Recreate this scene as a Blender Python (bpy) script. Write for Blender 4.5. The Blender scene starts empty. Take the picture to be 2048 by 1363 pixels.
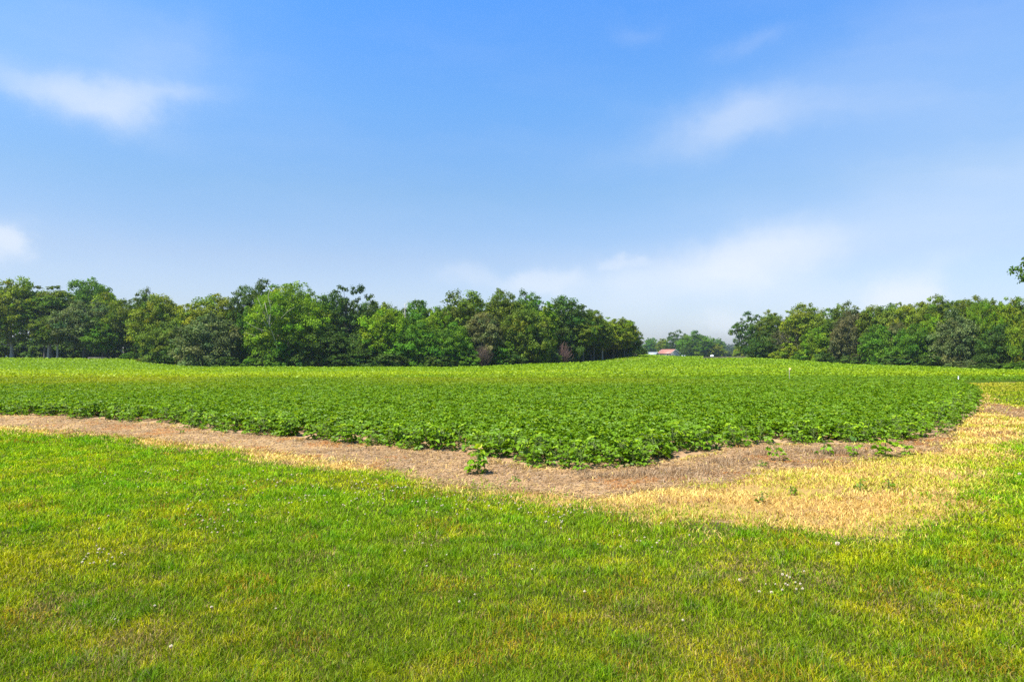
import bpy, math
import numpy as np
from mathutils import Matrix, Vector

sc = bpy.context.scene
COL = sc.collection
R = math.radians

# ------------------------------------------------------------------ camera
F, HV, CAMH = 1365.0, 702.0, 1.7          # focal length, horizon row (photo px), eye height
cam_d = bpy.data.cameras.new('camera')
cam = bpy.data.objects.new('camera', cam_d)
COL.objects.link(cam)
cam_d.sensor_width = 36.0
cam_d.lens = 24.0
cam_d.clip_start = 0.05
cam_d.clip_end = 20000
cam.location = (0, 0, CAMH)
cam.rotation_euler = (R(90 + math.degrees(math.atan((HV - 681.5) / F))), 0, 0)
sc.camera = cam

# ------------------------------------------------------------------ light
SUN_EL, SUN_AZ = 60.0, -124.0               # azimuth from +Y (view direction) towards +X
sd = bpy.data.lights.new('sun', 'SUN')
sd.energy = 4.5
sd.angle = R(0.55)
sd.color = (1.0, 0.955, 0.88)
sun = bpy.data.objects.new('sun', sd)
COL.objects.link(sun)
_dir = Vector((math.sin(R(SUN_AZ)) * math.cos(R(SUN_EL)), math.cos(R(SUN_AZ)) * math.cos(R(SUN_EL)), math.sin(R(SUN_EL))))
sun.rotation_euler = _dir.to_track_quat('Z', 'Y').to_euler()
sun.location = (0, 0, 60)

sc.view_settings.view_transform = 'Standard'
sc.view_settings.look = 'None'
sc.view_settings.exposure = 1.2
sc.view_settings.gamma = 1.0
sc.cycles.use_denoising = False
sc.cycles.max_bounces = 8
sc.cycles.diffuse_bounces = 4
sc.cycles.transmission_bounces = 6
sc.cycles.volume_bounces = 1
sc.cycles.transparent_max_bounces = 8
sc.cycles.caustics_reflective = False
sc.cycles.caustics_refractive = False


class NT:
    """small helper for building node trees"""
    def __init__(self, tree):
        self.t = tree
        self.t.nodes.clear()

    def n(self, typ, ins=None, **attrs):
        nd = self.t.nodes.new(typ)
        for k, v in attrs.items():
            setattr(nd, k, v)
        for k, v in (ins or {}).items():
            s = nd.inputs[k]
            if isinstance(v, bpy.types.NodeSocket):
                self.t.links.new(v, s)
            else:
                s.default_value = v
        return nd

    def math(self, op, a, b=None, c=None, clamp=False):
        ins = {0: a}
        if b is not None:
            ins[1] = b
        if c is not None:
            ins[2] = c
        return self.n('ShaderNodeMath', ins, operation=op, use_clamp=clamp).outputs[0]

    def mix(self, fac, a, b, blend='MIX'):
        nd = self.t.nodes.new('ShaderNodeMix')
        nd.data_type = 'RGBA'
        nd.blend_type = blend
        for s, v in ((nd.inputs[0], fac), (nd.inputs[6], a), (nd.inputs[7], b)):
            if isinstance(v, bpy.types.NodeSocket):
                self.t.links.new(v, s)
            else:
                s.default_value = v if not isinstance(v, tuple) or len(v) == 4 else (*v, 1.0)
        return nd.outputs[2]

    def ramp(self, fac, stops):
        nd = self.n('ShaderNodeValToRGB', {0: fac})
        el = nd.color_ramp.elements
        while len(el) < len(stops):
            el.new(0.5)
        for e, (p, c) in zip(el, stops):
            e.position = p
            e.color = (*c, 1.0) if len(c) == 3 else c
        return nd.outputs[0]

    def link(self, a, b):
        self.t.links.new(a, b)


# ------------------------------------------------------------------ world: Nishita sky with thin cirrus
world = bpy.data.worlds.new('World')
sc.world = world
world.use_nodes = True
w = NT(world.node_tree)
sky = w.n('ShaderNodeTexSky', sky_type='NISHITA', sun_disc=False, sun_elevation=R(SUN_EL), sun_rotation=R(SUN_AZ),
          altitude=200.0, air_density=1.0, dust_density=1.2, ozone_density=1.0)
tc = w.n('ShaderNodeTexCoord')
sx = w.n('ShaderNodeSeparateXYZ', {0: tc.outputs['Generated']})
az = w.math('ARCTAN2', sx.outputs[0], sx.outputs[1])
el = w.math('ARCSINE', sx.outputs[2])
azel = w.n('ShaderNodeCombineXYZ', {0: az, 1: el, 2: 0.0}).outputs[0]
# slow warp so that no cloud has a clean outline
wn = w.n('ShaderNodeTexNoise', {'Vector': azel, 'Scale': 7.0, 'Detail': 8.0, 'Roughness': 0.62})
wv = w.n('ShaderNodeVectorMath', {0: wn.outputs['Color'], 1: (0.5, 0.5, 0.5)}, operation='SUBTRACT').outputs[0]
wsc = w.n('ShaderNodeVectorMath', {0: wv, 1: (0.16, 0.07, 0.0)}, operation='MULTIPLY').outputs[0]
warped = w.n('ShaderNodeVectorMath', {0: azel, 1: wsc}, operation='ADD').outputs[0]


def cloud(u, v, su, sv, ang, amp, soft=1.0):
    a0 = math.atan((u - 1024) / F)
    e0 = math.atan((HV - v) / F * math.cos(a0))
    mp = w.n('ShaderNodeMapping', {0: warped, 1: (a0, e0, 0), 2: (0, 0, R(ang)), 3: (su / F, sv / F, 1)}, vector_type='TEXTURE')
    ln = w.n('ShaderNodeVectorMath', {0: mp.outputs[0]}, operation='LENGTH').outputs['Value']
    g = w.math('EXPONENT', w.math('MULTIPLY', w.math('POWER', ln, 2.0 * soft), -1.0))
    return w.math('MULTIPLY', g, amp)


blobs = [(225, 200, 80, 34, 12, .42), (90, 175, 140, 24, -14, .28), (320, 168, 110, 14, 6, .16), (150, 80, 260, 90, 0, .15), (300, 110, 120, 40, 30, .08),
         (1460, 228, 100, 34, 4, .30), (1420, 265, 170, 36, 8, .14), (1620, 225, 130, 26, 0, .08), (1505, 85, 60, 16, 10, .12), (1290, 55, 60, 14, 0, .10),
         (1800, 170, 300, 120, 10, .16), (1900, 420, 380, 110, 12, .24), (1530, 520, 150, 62, 6, .40, 1.6), (1400, 545, 170, 50, 12, .26, 1.4), (1290, 560, 170, 40, 8, .22),
         (1075, 565, 95, 22, 4, .42, 1.6), (935, 552, 50, 20, 0, .24, 1.5), (1243, 528, 36, 12, 0, .26, 1.6), (1815, 585, 52, 36, 0, .55, 1.7), (1880, 530, 60, 18, 10, .14),
         (1710, 590, 120, 26, 0, .22, 1.4), (10, 480, 46, 30, 0, .55, 1.6), (1300, 640, 600, 55, 0, .14), (1440, 645, 44, 28, 0, .28, 1.4), (400, 560, 700, 60, 0, .10)]
tot = None
for b in blobs:
    c = cloud(*b)
    tot = c if tot is None else w.math('ADD', tot, c)
streak = w.n('ShaderNodeMapping', {0: warped, 2: (0, 0, R(10)), 3: (1.0, 4.5, 1.0)}).outputs[0]
sn = w.n('ShaderNodeTexNoise', {'Vector': streak, 'Scale': 3.0, 'Detail': 5.0, 'Roughness': 0.5}).outputs[0]
mod = w.math('MULTIPLY_ADD', sn, 1.1, 0.45)
veil = w.math('MULTIPLY', w.math('SUBTRACT', sn, 0.45, clamp=True), 0.16)
fac = w.math('ADD', w.math('MULTIPLY', tot, mod), veil, clamp=True)
# tint of the clear sky: a little more cyan than the raw model
hs = w.n('ShaderNodeMix', data_type='RGBA', blend_type='MULTIPLY')
w.link(sky.outputs[0], hs.inputs[6])
hs.inputs[0].default_value = 1.0
w.link(w.ramp(w.math('MULTIPLY', el, 1.6), [(0.0, (0.66, 0.71, 0.94)), (0.21, (.75, .765, .88)), (0.36, (0.69, 0.85, 0.97)), (0.55, (.61, .97, 1.26)), (0.78, (0.49, 1.02, 1.58))]), hs.inputs[7])
skyc = w.mix(fac, hs.outputs[2], (4.6, 4.9, 5.35, 1))
bg = w.n('ShaderNodeBackground', {0: skyc, 1: 0.084})
wo = w.n('ShaderNodeOutputWorld', {0: bg.outputs[0]})

# ------------------------------------------------------------------ numeric helpers
rng = np.random.default_rng(20240)


def hash2(ix, iy, seed):
    h = (ix.astype(np.int64) * 374761393 + iy.astype(np.int64) * 668265263 + seed * 974634) & 0x7fffffff
    h = ((h ^ (h >> 13)) * 1274126177) & 0x7fffffff
    h = h ^ (h >> 16)
    return (h & 0xffff) / 65535.0


def vnoise(x, y, seed=0):
    ix, iy = np.floor(x), np.floor(y)
    fx, fy = x - ix, y - iy
    fx, fy = fx * fx * (3 - 2 * fx), fy * fy * (3 - 2 * fy)
    a, b = hash2(ix, iy, seed), hash2(ix + 1, iy, seed)
    c, d = hash2(ix, iy + 1, seed), hash2(ix + 1, iy + 1, seed)
    return (a * (1 - fx) + b * fx) * (1 - fy) + (c * (1 - fx) + d * fx) * fy


def fbm(x, y, seed=0, oct=4):
    s, a, t = 0, 1.0, 0
    for i in range(oct):
        s = s + a * vnoise(x * 2 ** i, y * 2 ** i, seed + i * 17)
        t += a
        a *= 0.5
    return s / t


def gnd(u, v):
    """photo pixel -> point on level ground"""
    d = CAMH * F / (v - HV)
    return ((u - 1024) / F * d, d)


def inside(px, py, poly):
    r = np.zeros(px.shape, bool)
    n = len(poly)
    for i in range(n):
        (x1, y1), (x2, y2) = poly[i], poly[(i + 1) % n]
        if y1 == y2:
            continue
        c = ((y1 > py) != (y2 > py)) & (px < (x2 - x1) * (py - y1) / (y2 - y1) + x1)
        r ^= c
    return r


def seg_dist(px, py, line):
    d = np.full(px.shape, 1e9)
    for (x1, y1), (x2, y2) in zip(line[:-1], line[1:]):
        dx, dy = x2 - x1, y2 - y1
        t = np.clip(((px - x1) * dx + (py - y1) * dy) / max(dx * dx + dy * dy, 1e-9), 0, 1)
        d = np.minimum(d, np.hypot(px - x1 - t * dx, py - y1 - t * dy))
    return d


# ------------------------------------------------------------------ terrain
_prof = [(-100, [(20, 0), (60, -.7), (110, -1.2), (185, -.2), (300, 0), (3000, 0)]),
         (250, [(20, 0), (60, -.8), (110, -1.5), (180, -.5), (300, -.3)]),
         (330, [(20, 0), (60, -.8), (110, -1.7), (162, -1.6), (300, -1)]),
         (420, [(20, 0), (60, -.8), (100, -1.5), (150, -2.0), (300, -2)]),
         (900, [(20, 0), (60, -.8), (100, -1.5), (150, -2.0), (300, -2)]),
         (1150, [(20, 0), (60, -.8), (100, -1.3), (165, -1.3), (300, -1)]),
         (1280, [(20, 0), (60, -.7), (100, -1.1), (150, -.7), (215, 0), (300, -.2), (450, -2.4)]),
         (1370, [(20, 0), (60, -.7), (100, -1.1), (200, -1.0), (300, -1.0), (450, -2.5), (3000, -5)]),
         (1490, [(20, 0), (60, -.6), (100, -1.0), (225, -.6), (320, -.8), (450, -2.2), (3000, -5)]),
         (1750, [(20, 0), (60, -.7), (100, -1.5), (175, -2.1), (300, -2)]),
         (2048, [(20, 0), (60, -.7), (100, -1.6), (140, -2.4), (300, -2.4)])]
_pt = np.array([(p[0] - 1024) / F for p in _prof])


def ground_z(x, y):
    x, y = np.asarray(x, float), np.asarray(y, float)
    yy = np.maximum(y, 1.0)
    t = np.clip(x / yy, _pt[0], _pt[-1] - 1e-6)
    cols = np.stack([np.interp(yy, [a for a, _ in p[1]], [b for _, b in p[1]]) for p in _prof])
    k = np.clip(np.searchsorted(_pt, t, side='right') - 1, 0, len(_pt) - 2)
    f = (t - _pt[k]) / (_pt[k + 1] - _pt[k])
    f = f * f * (3 - 2 * f)
    ii = np.indices(k.shape)
    z = cols[(k, *ii)] * (1 - f) + cols[(k + 1, *ii)] * f
    bump = (fbm(x * .35, y * .35, 5, 3) - .5) * .10 + (fbm(x * 1.4, y * 1.4, 9, 2) - .5) * .035
    return z + bump


def gz(x, y):
    return float(ground_z(np.array([x]), np.array([y]))[0])


# zone outlines (traced as ground points)
crop_edge = [gnd(*p) for p in [(0, 832), (205, 841), (342, 850), (427, 866), (547, 872), (666, 885), (700, 888), (817, 900), (905, 908),
                               (993, 920), (1081, 934), (1169, 939), (1286, 932), (1350, 918), (1410, 908), (1483, 893), (1556, 888), (1640, 892),
                               (1756, 888), (1830, 878), (1903, 860), (1945, 830), (1965, 803), (1957, 777), (1932, 759), (1917, 753)]]
crop_poly = [(-70, 47), (-40, 31)] + crop_edge + [(40, 50), (75, 62), (120, 160), (60, 215), (120, 430), (60, 430), (-160, 190), (-160, 100)]
lawn_edge = [(-60, 33), (-30, 21.5)] + [gnd(*p) for p in [(0, 861), (137, 868), (256, 885), (342, 891), (427, 903), (581, 928), (697, 944), (817, 960),
                                (949, 976), (1007, 987), (1095, 996), (1169, 1003), (1298, 1031), (1446, 1052), (1556, 1060), (1647, 1073),
                                (1720, 1070), (1725, 1055), (1830, 1033), (1921, 1015), (1987, 993), (1978, 967), (1987, 934), (2012, 905),
                                (2060, 880), (2140, 850), (2200, 835)]]
lawn_poly = lawn_edge + [(40, 10), (40, -30), (-60, -30)]
soil_line = [(-30, 22.6)] + [gnd(*p) for p in [(0, 851), (250, 869), (500, 897), (700, 925), (850, 960), (1000, 974), (1200, 984), (1350, 972), (1480, 960),
                                (1560, 937), (1700, 926), (1830, 908), (1890, 890), (1900, 868)]]
soil_poly = soil_line + [p for p in reversed(crop_edge[:21])] + [(-40, 31)]
head_poly = [gnd(*p) for p in [(1965, 806), (1957, 777), (1930, 757), (1917, 753)]] + [(48, 52), (60, 46), (40, 20)] + [gnd(*p) for p in [(2200, 838), (2048, 812)]]
path_poly = [gnd(*p) for p in [(1962, 806), (2048, 813), (2200, 836), (2300, 860), (2048, 838), (1985, 826), (1955, 822)]]


def zones(x, y):
    """soft weights of the ground covers at (x, y), outlines roughened by noise"""
    wob = (fbm(x * 1.1, y * 1.1, 31, 3) - .5)
    wob2 = (fbm(x * 4.0, y * 4.0, 37, 2) - .5)
    sl = seg_dist(x, y, lawn_edge) * np.where(inside(x, y, lawn_poly), 1, -1) + wob * .9 + wob2 * .35
    ss = seg_dist(x, y, soil_line + crop_edge[:21][::-1]) * np.where(inside(x, y, soil_poly), 1, -1) + wob2 * .5 - wob * .4
    scp = seg_dist(x, y, crop_edge) * np.where(inside(x, y, crop_poly), 1, -1)
    sh = seg_dist(x, y, head_poly + head_poly[:1]) * np.where(inside(x, y, head_poly), 1, -1) + wob
    sp = seg_dist(x, y, path_poly + path_poly[:1]) * np.where(inside(x, y, path_poly), 1, -1) + wob2
    return sl, ss, scp, sh, sp


def depth_left(u):
    return np.interp(u, [-200, 250, 320, 400, 900, 1150, 1280], [186, 181, 163, 151, 150, 166, 214])


def depth_right(u):
    return 1.0 / np.interp(u, [1480, 2048, 2300], [1 / 226, 1 / 141, 1 / 116])


def depth_edge(u):
    """depth at which the crop ends against the woods"""
    return np.where(u < 1275, depth_left(np.minimum(u, 1280)) - 5, np.where(u > 1492, depth_right(u) - 5, 395.0))


# ------------------------------------------------------------------ mesh building
def mesh(name, V, polys, col=None, smooth=False, mats=(), fmat=None):
    """polys: list of (M,k) index arrays"""
    me = bpy.data.meshes.new(name)
    V = np.asarray(V, np.float32)
    polys = [np.asarray(p, np.int32) for p in polys if len(p)]
    nl = sum(p.size for p in polys)
    nf = sum(len(p) for p in polys)
    me.vertices.add(len(V))
    me.vertices.foreach_set('co', V.ravel())
    me.loops.add(nl)
    me.loops.foreach_set('vertex_index', np.concatenate([p.ravel() for p in polys]))
    me.polygons.add(nf)
    tot = np.concatenate([np.full(len(p), p.shape[1], np.int32) for p in polys])
    st = np.concatenate([[0], np.cumsum(tot)[:-1]]).astype(np.int32)
    me.polygons.foreach_set('loop_start', st)
    me.polygons.foreach_set('loop_total', tot)
    if smooth:
        me.polygons.foreach_set('use_smooth', np.ones(nf, bool))
    if fmat is not None:
        me.polygons.foreach_set('material_index', np.asarray(fmat, np.int32))
    if col is not None:
        a = me.attributes.new('Col', 'FLOAT_COLOR', 'POINT')
        c = np.ones((len(V), 4), np.float32)
        c[:, :3] = col
        a.data.foreach_set('color', c.ravel())
    for m in mats:
        me.materials.append(m)
    me.update(calc_edges=True)
    return me


def obj(name, me, parent=None, loc=(0, 0, 0), rotz=0.0, scale=(1, 1, 1), color=None):
    o = bpy.data.objects.new(name, me)
    COL.objects.link(o)
    o.parent = parent
    o.location = loc
    o.rotation_euler = (0, 0, rotz)
    o.scale = scale
    if color is not None:
        o.color = (*color, 1)
    return o


def tag(o, label=None, cat=None, group=None, kind=None):
    if label:
        o['label'] = label
    if cat:
        o['category'] = cat
    if group:
        o['group'] = group
    if kind:
        o['kind'] = kind
    return o


class Shape:
    """collects boxes, slabs and tubes into one mesh"""
    def __init__(self):
        self.v, self.q, self.t, self.n = [], [], [], 0

    def add(self, V, quads=(), tris=()):
        V = np.asarray(V, float)
        self.v.append(V)
        if len(quads):
            self.q.append(np.asarray(quads) + self.n)
        if len(tris):
            self.t.append(np.asarray(tris) + self.n)
        self.n += len(V)

    def box(self, a, b):
        (x0, y0, z0), (x1, y1, z1) = a, b
        V = [(x0, y0, z0), (x1, y0, z0), (x1, y1, z0), (x0, y1, z0), (x0, y0, z1), (x1, y0, z1), (x1, y1, z1), (x0, y1, z1)]
        self.add(V, [(0, 3, 2, 1), (4, 5, 6, 7), (0, 1, 5, 4), (1, 2, 6, 5), (2, 3, 7, 6), (3, 0, 4, 7)])

    def tube(self, pts, rad, sides=6, cap=True):
        pts = np.asarray(pts, float)
        rad = np.broadcast_to(np.asarray(rad, float), (len(pts),))
        tg = np.gradient(pts, axis=0)
        tg /= np.linalg.norm(tg, axis=1, keepdims=True) + 1e-9
        ref = np.where(np.abs(tg[:, 2:3]) > .9, np.array([[1., 0, 0]]), np.array([[0., 0, 1]]))
        a = np.cross(tg, ref)
        a /= np.linalg.norm(a, axis=1, keepdims=True) + 1e-9
        b = np.cross(tg, a)
        th = np.arange(sides) / sides * 2 * np.pi
        V = pts[:, None] + rad[:, None, None] * (a[:, None] * np.cos(th)[None, :, None] + b[:, None] * np.sin(th)[None, :, None])
        k = len(pts)
        q = []
        for i in range(k - 1):
            for j in range(sides):
                j2 = (j + 1) % sides
                q.append((i * sides + j, i * sides + j2, (i + 1) * sides + j2, (i + 1) * sides + j))
        V = V.reshape(-1, 3)
        tr = []
        if cap:
            V = np.vstack([V, pts[-1:] + tg[-1:] * rad[-1] * .5])
            e = len(V) - 1
            tr = [((k - 1) * sides + j, (k - 1) * sides + (j + 1) % sides, e) for j in range(sides)]
        self.add(V, q, tr)

    def mesh(self, name, mats=(), smooth=False, col=None):
        V = np.vstack(self.v)
        pol = ([np.vstack(self.q)] if self.q else []) + ([np.vstack(self.t)] if self.t else [])
        return mesh(name, V, pol, col=col, smooth=smooth, mats=mats)


# ------------------------------------------------------------------ materials
def new_mat(name):
    m = bpy.data.materials.new(name)
    m.use_nodes = True
    return m, NT(m.node_tree)


def leaf_mat(name, trans=0.35, gloss=0.05, rough=0.45, use_obj=False, sat_trans=(1.15, 1.2, 0.6)):
    """leaf / blade surface: vertex colour (x object colour), part of the light passes through"""
    m, t = new_mat(name)
    at = t.n('ShaderNodeAttribute', attribute_name='Col').outputs['Color']
    c = at
    if use_obj:
        oi = t.n('ShaderNodeObjectInfo')
        c = t.mix(1.0, at, oi.outputs['Color'], 'MULTIPLY')
    c2 = t.mix(1.0, c, (*sat_trans, 1), 'MULTIPLY')
    d = t.n('ShaderNodeBsdfDiffuse', {'Color': c})
    tr = t.n('ShaderNodeBsdfTranslucent', {'Color': c2})
    mx = t.n('ShaderNodeMixShader', {0: trans, 1: d.outputs[0], 2: tr.outputs[0]})
    g = t.n('ShaderNodeBsdfGlossy', {'Color': (1, 1, 1, 1), 'Roughness': rough})
    mx2 = t.n('ShaderNodeMixShader', {0: gloss, 1: mx.outputs[0], 2: g.outputs[0]})
    t.n('ShaderNodeOutputMaterial', {0: mx2.outputs[0]})
    return m


def plain_mat(name, col, rough=0.7, var=0.25, scale=8.0, metal=0.0, bump=0.0, spec=0.3):
    m, t = new_mat(name)
    tcx = t.n('ShaderNodeTexCoord')
    nz = t.n('ShaderNodeTexNoise', {'Vector': tcx.outputs['Object'], 'Scale': scale, 'Detail': 5.0})
    c = t.mix(nz.outputs[0], tuple(x * (1 - var) for x in col), tuple(min(1, x * (1 + var)) for x in col))
    b = t.n('ShaderNodeBsdfPrincipled', {'Base Color': c, 'Roughness': rough, 'Metallic': metal, 'Specular IOR Level': spec})
    if bump:
        bp = t.n('ShaderNodeBump', {'Height': nz.outputs[0], 'Strength': bump})
        t.link(bp.outputs[0], b.inputs['Normal'])
    t.n('ShaderNodeOutputMaterial', {0: b.outputs[0]})
    return m


M_TREE = leaf_mat('tree_leaf', 0.32, 0.006, 0.55, use_obj=True)
M_SOY = leaf_mat('soybean_leaf', 0.34, 0.012, 0.42, sat_trans=(1.2, 1.15, .4))
M_GRASS = leaf_mat('grass_blade', 0.38, 0.008, 0.5, sat_trans=(1.1, 1.15, .7))
M_DRY = leaf_mat('dry_grass_blade', 0.25, 0.02, 0.6, sat_trans=(1.05, 1, .9))
M_CLOVER = leaf_mat('clover_blossom', 0.3, 0.02, 0.7, sat_trans=(1, 1, 1))
M_STEM = plain_mat('green_stem', (0.12, 0.16, 0.035), 0.6, scale=20)


def bark_mat():
    m, t = new_mat('bark')
    tcx = t.n('ShaderNodeTexCoord')
    mp = t.n('ShaderNodeMapping', {0: tcx.outputs['Object'], 3: (6, 6, 1.0)})
    nz = t.n('ShaderNodeTexNoise', {'Vector': mp.outputs[0], 'Scale': 2.0, 'Detail': 6.0, 'Roughness': .65})
    oi = t.n('ShaderNodeObjectInfo')
    c = t.ramp(nz.outputs[0], [(0.3, (0.45, 0.45, 0.45)), (0.7, (1.3, 1.3, 1.3))])
    c = t.mix(1.0, c, oi.outputs['Color'], 'MULTIPLY')
    b = t.n('ShaderNodeBsdfPrincipled', {'Base Color': c, 'Roughness': .9, 'Specular IOR Level': .1})
    bp = t.n('ShaderNodeBump', {'Height': nz.outputs[0], 'Strength': .6, 'Distance': .05})
    t.link(bp.outputs[0], b.inputs['Normal'])
    t.n('ShaderNodeOutputMaterial', {0: b.outputs[0]})
    return m


M_BARK = bark_mat()


def ground_mat():
    """one sheet: shadow-darkened thatch under the lawn, dead grass, straw-strewn soil, soil under the crop, woodland floor"""
    m, t = new_mat('ground')
    tcx = t.n('ShaderNodeTexCoord')
    P = tcx.outputs['Object']
    za = t.n('ShaderNodeAttribute', attribute_name='Col').outputs['Color']
    zs = t.n('ShaderNodeSeparateColor', {0: za})
    nf = t.n('ShaderNodeTexNoise', {'Vector': P, 'Scale': 30.0, 'Detail': 6.0, 'Roughness': .7}).outputs[0]
    nm = t.n('ShaderNodeTexNoise', {'Vector': P, 'Scale': 2.2, 'Detail': 6.0, 'Roughness': .6}).outputs[0]
    nb = t.n('ShaderNodeTexNoise', {'Vector': P, 'Scale': .12, 'Detail': 5.0, 'Roughness': .6}).outputs[0]
    soil = t.mix(nf, t.ramp(nm, [(.3, (.20, .11, .052)), (.7, (.38, .235, .12))]), t.ramp(nm, [(.3, (.33, .205, .105)), (.7, (.44, .30, .16))]))
    lawn = t.mix(nf, t.ramp(nm, [(.35, (.018, .026, .004)), (.65, (.045, .05, .008))]), (.075, .07, .02))  # thatch colour darkened to imitate the shadow between the blades
    dead = t.mix(nf, t.ramp(nm, [(.3, (.15, .088, .028)), (.7, (.30, .18, .05))]), (.40, .26, .08))
    crop = t.mix(nf, t.ramp(nb, [(.3, (.05, .10, .006)), (.7, (.08, .13, .008))]), (.09, .14, .01))
    wood = t.mix(nm, (.045, .038, .022), (.10, .075, .04))
    c = t.mix(zs.outputs[2], wood, crop)       # B: crop
    isdead = t.math('MULTIPLY_ADD', zs.outputs[1], 2.0, -1.0, clamp=True)
    issoil = t.math('SUBTRACT', 1.0, t.math('ABSOLUTE', t.math('MULTIPLY_ADD', zs.outputs[1], 4.0, -2.0)), clamp=True)
    c = t.mix(issoil, c, soil)                 # G 0.5: soil, G 1: dead grass
    c = t.mix(isdead, c, dead)
    c = t.mix(zs.outputs[0], c, lawn)          # R: lawn
    b = t.n('ShaderNodeBsdfPrincipled', {'Base Color': c, 'Roughness': .95, 'Specular IOR Level': .05})
    bp = t.n('ShaderNodeBump', {'Height': nf, 'Strength': .5, 'Distance': .02})
    t.link(bp.outputs[0], b.inputs['Normal'])
    t.n('ShaderNodeOutputMaterial', {0: b.outputs[0]})
    return m


M_GROUND = ground_mat()

# ------------------------------------------------------------------ the ground sheet
_na, _nr = 900, 300
_th = np.linspace(0, 2 * np.pi, _na, endpoint=False)
_rr = np.concatenate([[0.0], np.geomspace(.6, 3500, _nr)])
_rg, _tg = np.meshgrid(_rr[1:], _th, indexing='ij')
gx, gy = np.concatenate([[0], (_rg * np.sin(_tg)).ravel()]), np.concatenate([[0], (_rg * np.cos(_tg)).ravel()])
gzv = ground_z(gx, gy)
sl, ss, scp, sh, sp = zones(gx, gy)
uu = 1024 + F * gx / np.maximum(gy, 1)
zc = np.zeros((len(gx), 3))
inc = (scp > 0) & (gy < depth_edge(uu) + 1)
zc[:, 2] = inc
near = gy < 48
zc[near & (sl <= 0) & ~inc, 1] = 1.0
zc[inc & (scp < 9) & near, 1] = .5
zc[((ss > 0) | (sp > 0)) & near & (sl <= 0.1), 1] = .5
zc[near, 0] = np.clip(sl[near] * 6, 0, 1)
zc[near, 0] = np.maximum(zc[near, 0], np.clip(sh[near] * 2, 0, 1))
zc[(np.abs(uu - 1210) < 70) & (gy > 170) & (gy < 205), 1] = .85
zc[(gy <= 0), 0] = 1
zc[(uu > 1290) & (uu < 1490) & (gy > 385) & (gy < 900), :] = (.6, 0, 1)
q = []
i0 = 1 + np.arange(_nr - 1)[:, None] * _na + np.arange(_na)[None]
i1 = 1 + np.arange(_nr - 1)[:, None] * _na + (np.arange(_na)[None] + 1) % _na
quads = np.stack([i0, i0 + _na, i1 + _na, i1], -1).reshape(-1, 4)
tris = np.stack([np.zeros(_na, int), 1 + np.arange(_na), 1 + (np.arange(_na) + 1) % _na], -1)
ground = obj('ground', mesh('ground', np.stack([gx, gy, gzv], 1), [quads, tris], col=zc, smooth=True, mats=[M_GROUND]))
tag(ground, kind='structure')


# ------------------------------------------------------------------ grass blades
def blades(X, Y, Z, hgt, wid, lean, col, n_seg=2):
    """curved tapering blades; all arguments are arrays of length N; returns V, tris, colours"""
    N = len(X)
    a = rng.uniform(0, 2 * np.pi, N)
    b = rng.uniform(0, 2 * np.pi, N)
    wx, wy = np.cos(a) * wid * .5, np.sin(a) * wid * .5
    lx, ly = np.cos(b) * lean * hgt, np.sin(b) * lean * hgt
    up = np.sqrt(np.clip(1 - lean ** 2 * .8, .05, 1)) * hgt
    P = np.zeros((N, 5, 3), np.float32)
    P[:, 0] = np.stack([X - wx, Y - wy, Z - .01], 1)
    P[:, 1] = np.stack([X + wx, Y + wy, Z - .01], 1)
    P[:, 2] = np.stack([X - wx * .8 + lx * .3, Y - wy * .8 + ly * .3, Z + up * .6], 1)
    P[:, 3] = np.stack([X + wx * .8 + lx * .3, Y + wy * .8 + ly * .3, Z + up * .6], 1)
    P[:, 4] = np.stack([X + lx, Y + ly, Z + up], 1)
    T = (np.arange(N)[:, None, None] * 5 + np.array([[0, 1, 3], [0, 3, 2], [2, 3, 4]])[None]).reshape(-1, 3)
    C = np.repeat(col[:, None], 5, 1).astype(np.float32)
    C[:, 4] *= 1.12
    return P.reshape(-1, 3), T, C.reshape(-1, 3)


def sample_fan(n, d0, d1, power, half=0.72, margin=3.0):
    """ground points in the fan ahead; density ~ d**-power"""
    k = 2 - power
    t = rng.random(n)
    if abs(k) < 1e-6:
        d = d0 * (d1 / d0) ** t
    else:
        d = (d0 ** k + t * (d1 ** k - d0 ** k)) ** (1 / k)
    wdt = d * half + margin * np.minimum(1, d / 6)
    return rng.uniform(-1, 1, n) * wdt, d


def lerp(a, b, t):
    return np.asarray(a)[None] * (1 - t[:, None]) + np.asarray(b)[None] * t[:, None]


X, Y = sample_fan(1900000, 2.4, 26, 1.75, half=.80, margin=6.5)
sl, ss, scp, sh, sp = zones(X, Y)
fine = rng.normal(0, .27, len(X))
k = (sl + fine > 0) & (scp < 0)
Xl, Yl = X[k], Y[k]
d = np.hypot(Xl, Yl)
N = len(Xl)
n1 = fbm(Xl * .55, Yl * .55, 3, 4)
n2 = fbm(Xl * 2.2, Yl * 2.2, 13, 3)
n3 = fbm(Xl * 7.0, Yl * 7.0, 23, 2)
yel = np.clip(.15 + (n1 - .46) * 1.5 + (n2 - .5) * 1.6 + (n3 - .5) * 1.2 + rng.normal(0, .3, N), 0, 1)
C = lerp((.24, .40, .004), (.47, .49, .005), yel)
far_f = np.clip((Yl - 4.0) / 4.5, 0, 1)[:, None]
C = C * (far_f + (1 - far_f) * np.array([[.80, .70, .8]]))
drk = rng.random(N) < .16
C[drk] *= .6
amb = np.clip((fbm(Xl * 1.3, Yl * 1.3, 71, 3) - .60) * 7, 0, 1) * np.clip((9 - Yl) / 4, 0, 1)
dry = rng.random(N) < (.05 + .10 * np.clip((n2 - .5) * 4, 0, 1) + .12 * np.clip((6.5 - Yl) / 4, 0, 1) * (n1 > .45) + .38 * amb)
C[dry] = lerp((.30, .22, .05), (.42, .30, .11), rng.random(dry.sum()))
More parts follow.
